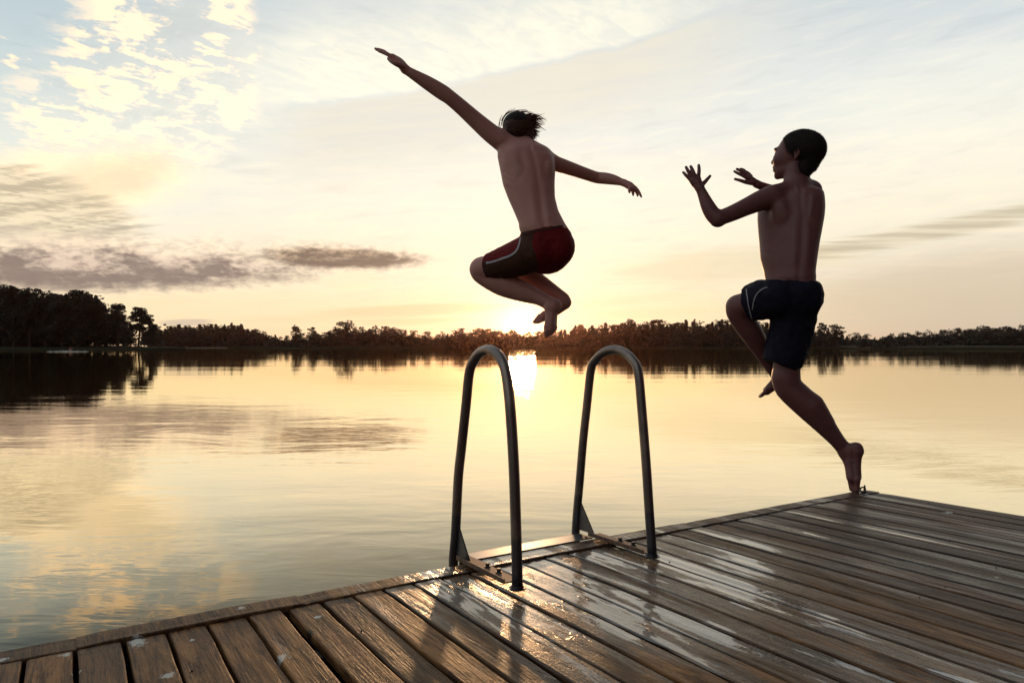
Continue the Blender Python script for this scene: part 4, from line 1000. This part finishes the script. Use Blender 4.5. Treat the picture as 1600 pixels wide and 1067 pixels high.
for sx in (-1, 1):
    sB.ell(hp(41, 3.4 * sx, -13.5), hr3(3.0, 2.5, 2.4), HM, .005)
    sB.ell(hp(40, 9 * sx, -.5), hr3(4.6, 5, 3.6), HM, .006, 's'); sB.ell(hp(34.5, 9 * sx, -.5), hr3(4.6, 4.6, 4.2), HM, .002)
    sB.ell(hp(31, 13 * sx, -11), hr3(9, 8, 9), HM, .018)     # cheek
    # ear: rim, hollow, lobe
    sB.ell(hp(0, 26.0 * sx, -7), hr3(4.8, 2.0, 8.0), HM, .006); sB.ell(hp(1.3, 28.0 * sx, -6.5), hr3(2.7, 1.4, 5), HM, .003, 's'); sB.ell(hp(2, 25.5 * sx, -15), hr3(2.6, 1.8, 2.8), HM, .004)
sB.ell(hp(31, 0, -22), hr3(11, 13, 10), HM, .015); sB.cone(hp(40.8, -6, -21.8), hp(40.8, 6, -21.8), 2.1 * u2, 2.1 * u2, .006); sB.cone(hp(40.3, -5.5, -26.5), hp(40.3, 5.5, -26.5), 2.3 * u2, 2.3 * u2, .005)
sB.cone(hp(43.0, -6.5, -24.6), hp(43.0, 6.5, -24.6), .9 * u2, .9 * u2, .003, 's')
# driving leg: shin, calf, tiptoe foot
sB.chain([KRb, B(1233, 606, .10), B(1262, 634, .085), B(1288, 664, .075), B(1308, 688, .07), B(1323, 707, .065)], [20.5 * u, 21.5 * u, 21.5 * u, 16 * u, 11.8 * u, 11.0 * u], .02)
sB.ell(B(1222, 588, .09), (13 * u, 12 * u, 14 * u), k=.02)
sB.cone(B(1272, 632, .06), B(1290, 658, .06), 14 * u, 9 * u, .03)
sB.chain([B(1322, 706, .06), B(1337, 700, .03), B(1339.5, 704, .025)], [10.5 * u, 9.5 * u, 9.6 * u], .014)        # heel
sB.chain([B(1324, 708, .06), B(1330, 726, .04), B(1333, 745, .02)], [11.5 * u, 10.3 * u, 10.2 * u], .014)
sB.chain([B(1338, 706, .03), B(1339, 728, .02), B(1338.5, 745, .01)], [8.5 * u, 6.0 * u, 6.6 * u], .014)
for (x0, x1, y1, o, r) in ((1329, 1330.5, 766, .05, 3.4), (1331.5, 1334.0, 768.5, .035, 3.2), (1334.5, 1337.0, 768.5, .02, 3.0), (1337, 1339.5, 767.5, .005, 2.9), (1339.5, 1341.5, 766, -.008, 2.7)):
    sB.chain([B(x0, 748, o), B((x0 + x1) / 2, 758, o), B(x1, y1 - 1.5, o)], [5 * u, r * 1.15 * u, r * u], .006)
# raised leg: shin goes behind the other knee, foot points down
sB.chain([KLb, B(1155, 492, .18), B(1174, 520, .20), B(1192, 550, .23), B(1208, 577, .25), B(1216, 590, .26)], [19.5 * u, 18.5 * u, 18 * u, 14 * u, 10.5 * u, 9.8 * u], .02)
sB.ell(B(1221, 594, .25), (9 * u, 9 * u, 9 * u), k=.015)
sB.chain([B(1217, 594, .26), B(1207, 603, .265), B(1198, 611, .27)], [9.8 * u, 8.4 * u, 6.8 * u], .014)
for (dx_, dy_, o, r) in ((0, 0, .25, 2.7), (-.5, .8, .262, 2.7), (-1, 1.4, .275, 2.7), (-1.5, 1.6, .288, 2.8), (-1.5, 1.6, .304, 3.4)):
    sB.chain([B(1197, 611, o), B(1192.5 + dx_, 615 + dy_, o), B(1190 + dx_ * 1.6, 617 + dy_ * 1.2, o)], [4.2 * u, r * u, r * .85 * u], .005)
orgB = toe.copy(); orgB = (toe.x, toe.y, toe.z)
boyB = empty('person', orgB, 'short haired boy in navy swim shorts pushing off on tiptoe from the jetty corner', 'person')
bB = figure_part('body', sB, [m_skin_dark], boyB, orgB)
sculpt(bB, orgB, [([(1250, 300), (1254, 340), (1253, 380), (1250, 415), (1248, 436)], 5.4, -.0046), ([(1229, 312), (1238, 332), (1225, 352)], 6, -.0034), ([(1222, 322), (1227, 338)], 8.5, .0045),
                  ([(1270, 308), (1267, 335)], 4, .0035), ([(1264, 302), (1260, 340), (1270, 354)], 5, -.0022), ([(1242, 350), (1240, 410)], 5, .0025), ([(1264, 350), (1261, 415)], 4, .002),
                  ([(1196, 380), (1212, 388)], 2, -.0018), ([(1197, 393), (1214, 400)], 2, -.0016), ([(1245, 292), (1248, 300)], 3, .003),
                  ([(1326, 690), (1330, 712)], 3, .003), ([(1318, 700), (1322, 718)], 3, -.003), ([(1332, 725), (1336, 745)], 3, -.004)])
sh = Sdf(.0038)
pelvisB(sh, .005)
sh.chain([HLb, B(1192, 469, .08)], [31 * u, 30 * u], .02)
sh.cone(B(1192, 468, .08), B(1166, 475, .14), 30 * u, 27.5 * u, .02)
nl2 = KLb - HLb; nl2 /= np.linalg.norm(nl2)
n0 = len(sh.p)
sh.plane(B(1171, 474, .12), nl2)
sh.chain([HRb, B(1235, 520, .085), B(1222, 562, .10)], [33 * u, 33 * u, 30 * u], .02)
sh.cone(B(1243, 500, .075), B(1232, 552, .08), 27 * u, 26 * u, .02)
nr2 = np.array((-.42, 0.0, -.91)); sh.plane(B(1222, 571, .06), nr2)
wbp = (B(1198, 446, .0), B(1275, 437, .0), B(1236, 434, -.09)); n_ = np.array((.03, -.08, 1.0)); sh.plane(B(1237, 438.5, -.04), n_)
shB = figure_part('swim_shorts', sh, [m_navy], boyB, orgB)
wrinkle(shB, .0042, 16, 11, 2.0)
bv = bvh_of(shB, orgB)
ribbon('hem_piping', [(1166, 452), (1167.5, 462), (1169.5, 476), (1172.5, 490), (1175.5, 499)], bv, DB, .0022, m_white, shB, orgB)
ribbon('side_piping', [(1199, 449), (1191, 452), (1183, 459), (1178, 470), (1175.5, 484)], bv, DB, .0020, m_white, shB, orgB)
# cropped hair
hb = Sdf(.0038); inf = 1.0
hb.ell(hp(1, 0, 3.2), hr3(35 + inf, 26.5 + inf, 31 + inf), HM, .02); hb.ell(hp(-12, 0, 1), hr3(24.5 + inf, 25 + inf, 24 + inf), HM, .02)
hb.ell(hp(-13, 0, -18), hr3(14, 17, 19), HM, .02)
hb.plane(hp(20, 0, 12), f3 * .96 - z3 * .28, .006)
hb.plane(hp(0, 0, -16), -z3 * .75 + f3 * .66, .006)
hb.chain([B(1262, 252, .145), B(1256, 262, .14), B(1250, 271, .145)], [17 * u, 16.5 * u, 14.5 * u], .012)
hrB = figure_part('hair', hb, [m_hair], boyB, orgB)
stubble('hair_tips', hrB, 9000, .0075, .00045, m_hair, hrB, 9)
bh = BVHTree.FromPolygons([v.co for v in hrB.data.vertices], [tuple(p.vertices) for p in hrB.data.polygons]); rr = random.Random(12); V = []; Fc = []
hc_ = Vector(HC) - Vector(orgB)
for p in bB.data.polygons:
    c = p.center
    if (c - hc_).length > .14: continue
    hit_ = bh.find_nearest(c); dd = hit_[3]
    if dd is None or dd > .013: continue
    for _ in range(int(7 * (1 - dd / .013) * rr.random() + .5)):
        n = (p.normal + Vector((rr.gauss(0, .3), rr.gauss(0, .3), -.5 + rr.gauss(0, .3)))).normalized(); t = n.orthogonal().normalized() * .0005; b0 = c + Vector((rr.uniform(-.002, .002), rr.uniform(-.002, .002), rr.uniform(-.002, .002))); i = len(V)
        V += [b0 - t, b0 + t, b0 + n.cross(t), b0 + n * .005]; Fc += [(i, i + 1, i + 3), (i + 1, i + 2, i + 3), (i + 2, i, i + 3)]
mesh_obj('hairline_tips', V, Fc, m_hair, hrB)

# ================================================================== swimmer and splash far out on the left
m_foam, b = material('foam'); X.put(b, 'Base Color', cmix(noise(objco(), 6.0), (.6, .58, .56), (.8, .78, .75))); b.inputs['Roughness'].default_value = .7
ds = 150.0
sw = Sdf(.03); c = P(110, 545, ds); c.z = 0
def q3(x, y, z): return np.array((c.x + x, ds + y, z))
sw.chain([q3(0, 0, -.3), q3(0, 0, .35), q3(0, 0, .55)], [.17, .19, .10], .05); sw.ell(q3(0, 0, .82), (.10, .12, .13), k=.03); sw.chain([q3(0, 0, .6), q3(0, 0, .8)], [.06, .06], .03)
sw.chain([q3(-.18, 0, .5), q3(-.45, .05, .35), q3(-.65, .1, .1)], [.07, .05, .04], .04); sw.chain([q3(.18, 0, .5), q3(.42, .05, .6), q3(.55, .1, .85)], [.07, .05, .04], .04)
pe = empty('person', (c.x, ds, 0), 'distant bather standing waist deep in the lake before the left headland', 'person')
figure_part('body', sw, [m_skin], pe, (c.x, ds, 0))
rr = random.Random(3); V = []; Fc = []
for _ in range(420):
    a = rr.gauss(0, 1.6); y_ = rr.gauss(0, 1.0); z_ = abs(rr.gauss(0, .09)) + .01; s_ = rr.uniform(.04, .16); i = len(V)
    for (e_, g_, h_) in ((1, 0, 0), (-1, 0, 0), (0, 1, 0), (0, -1, 0), (0, 0, .6), (0, 0, -.6)): V.append((c.x + a + e_ * s_, ds - 1.0 + y_ + g_ * s_, z_ + h_ * s_))
    Fc += [(i, i + 2, i + 4), (i + 2, i + 1, i + 4), (i + 1, i + 3, i + 4), (i + 3, i, i + 4), (i + 2, i, i + 5), (i + 1, i + 2, i + 5), (i + 3, i + 1, i + 5), (i, i + 3, i + 5)]
mesh_obj('splash', V, Fc, m_foam, smooth=True, label='white splash of water round the distant bather', cat='splash', kind='stuff')

# ================================================================== scattering volume added to imitate the sun's orange flare before the far trees
m_flare_haze = bpy.data.materials.new('flare_haze'); m_flare_haze.use_nodes = True; X.nt = m_flare_haze.node_tree; X.nt.nodes.clear()
pv = X.nt.nodes.new('ShaderNodeVolumePrincipled'); pv.inputs['Color'].default_value = (.96, .50, .36, 1); pv.inputs['Density'].default_value = .000045; pv.inputs['Anisotropy'].default_value = .88
mo = X.nt.nodes.new('ShaderNodeOutputMaterial'); X.nt.links.new(pv.outputs[0], mo.inputs['Volume'])
mb = MB(); mb.box((-4200, -80, -4), (4200, 6100, 45)); mb.build('flare_haze', m_flare_haze, kind='stuff')
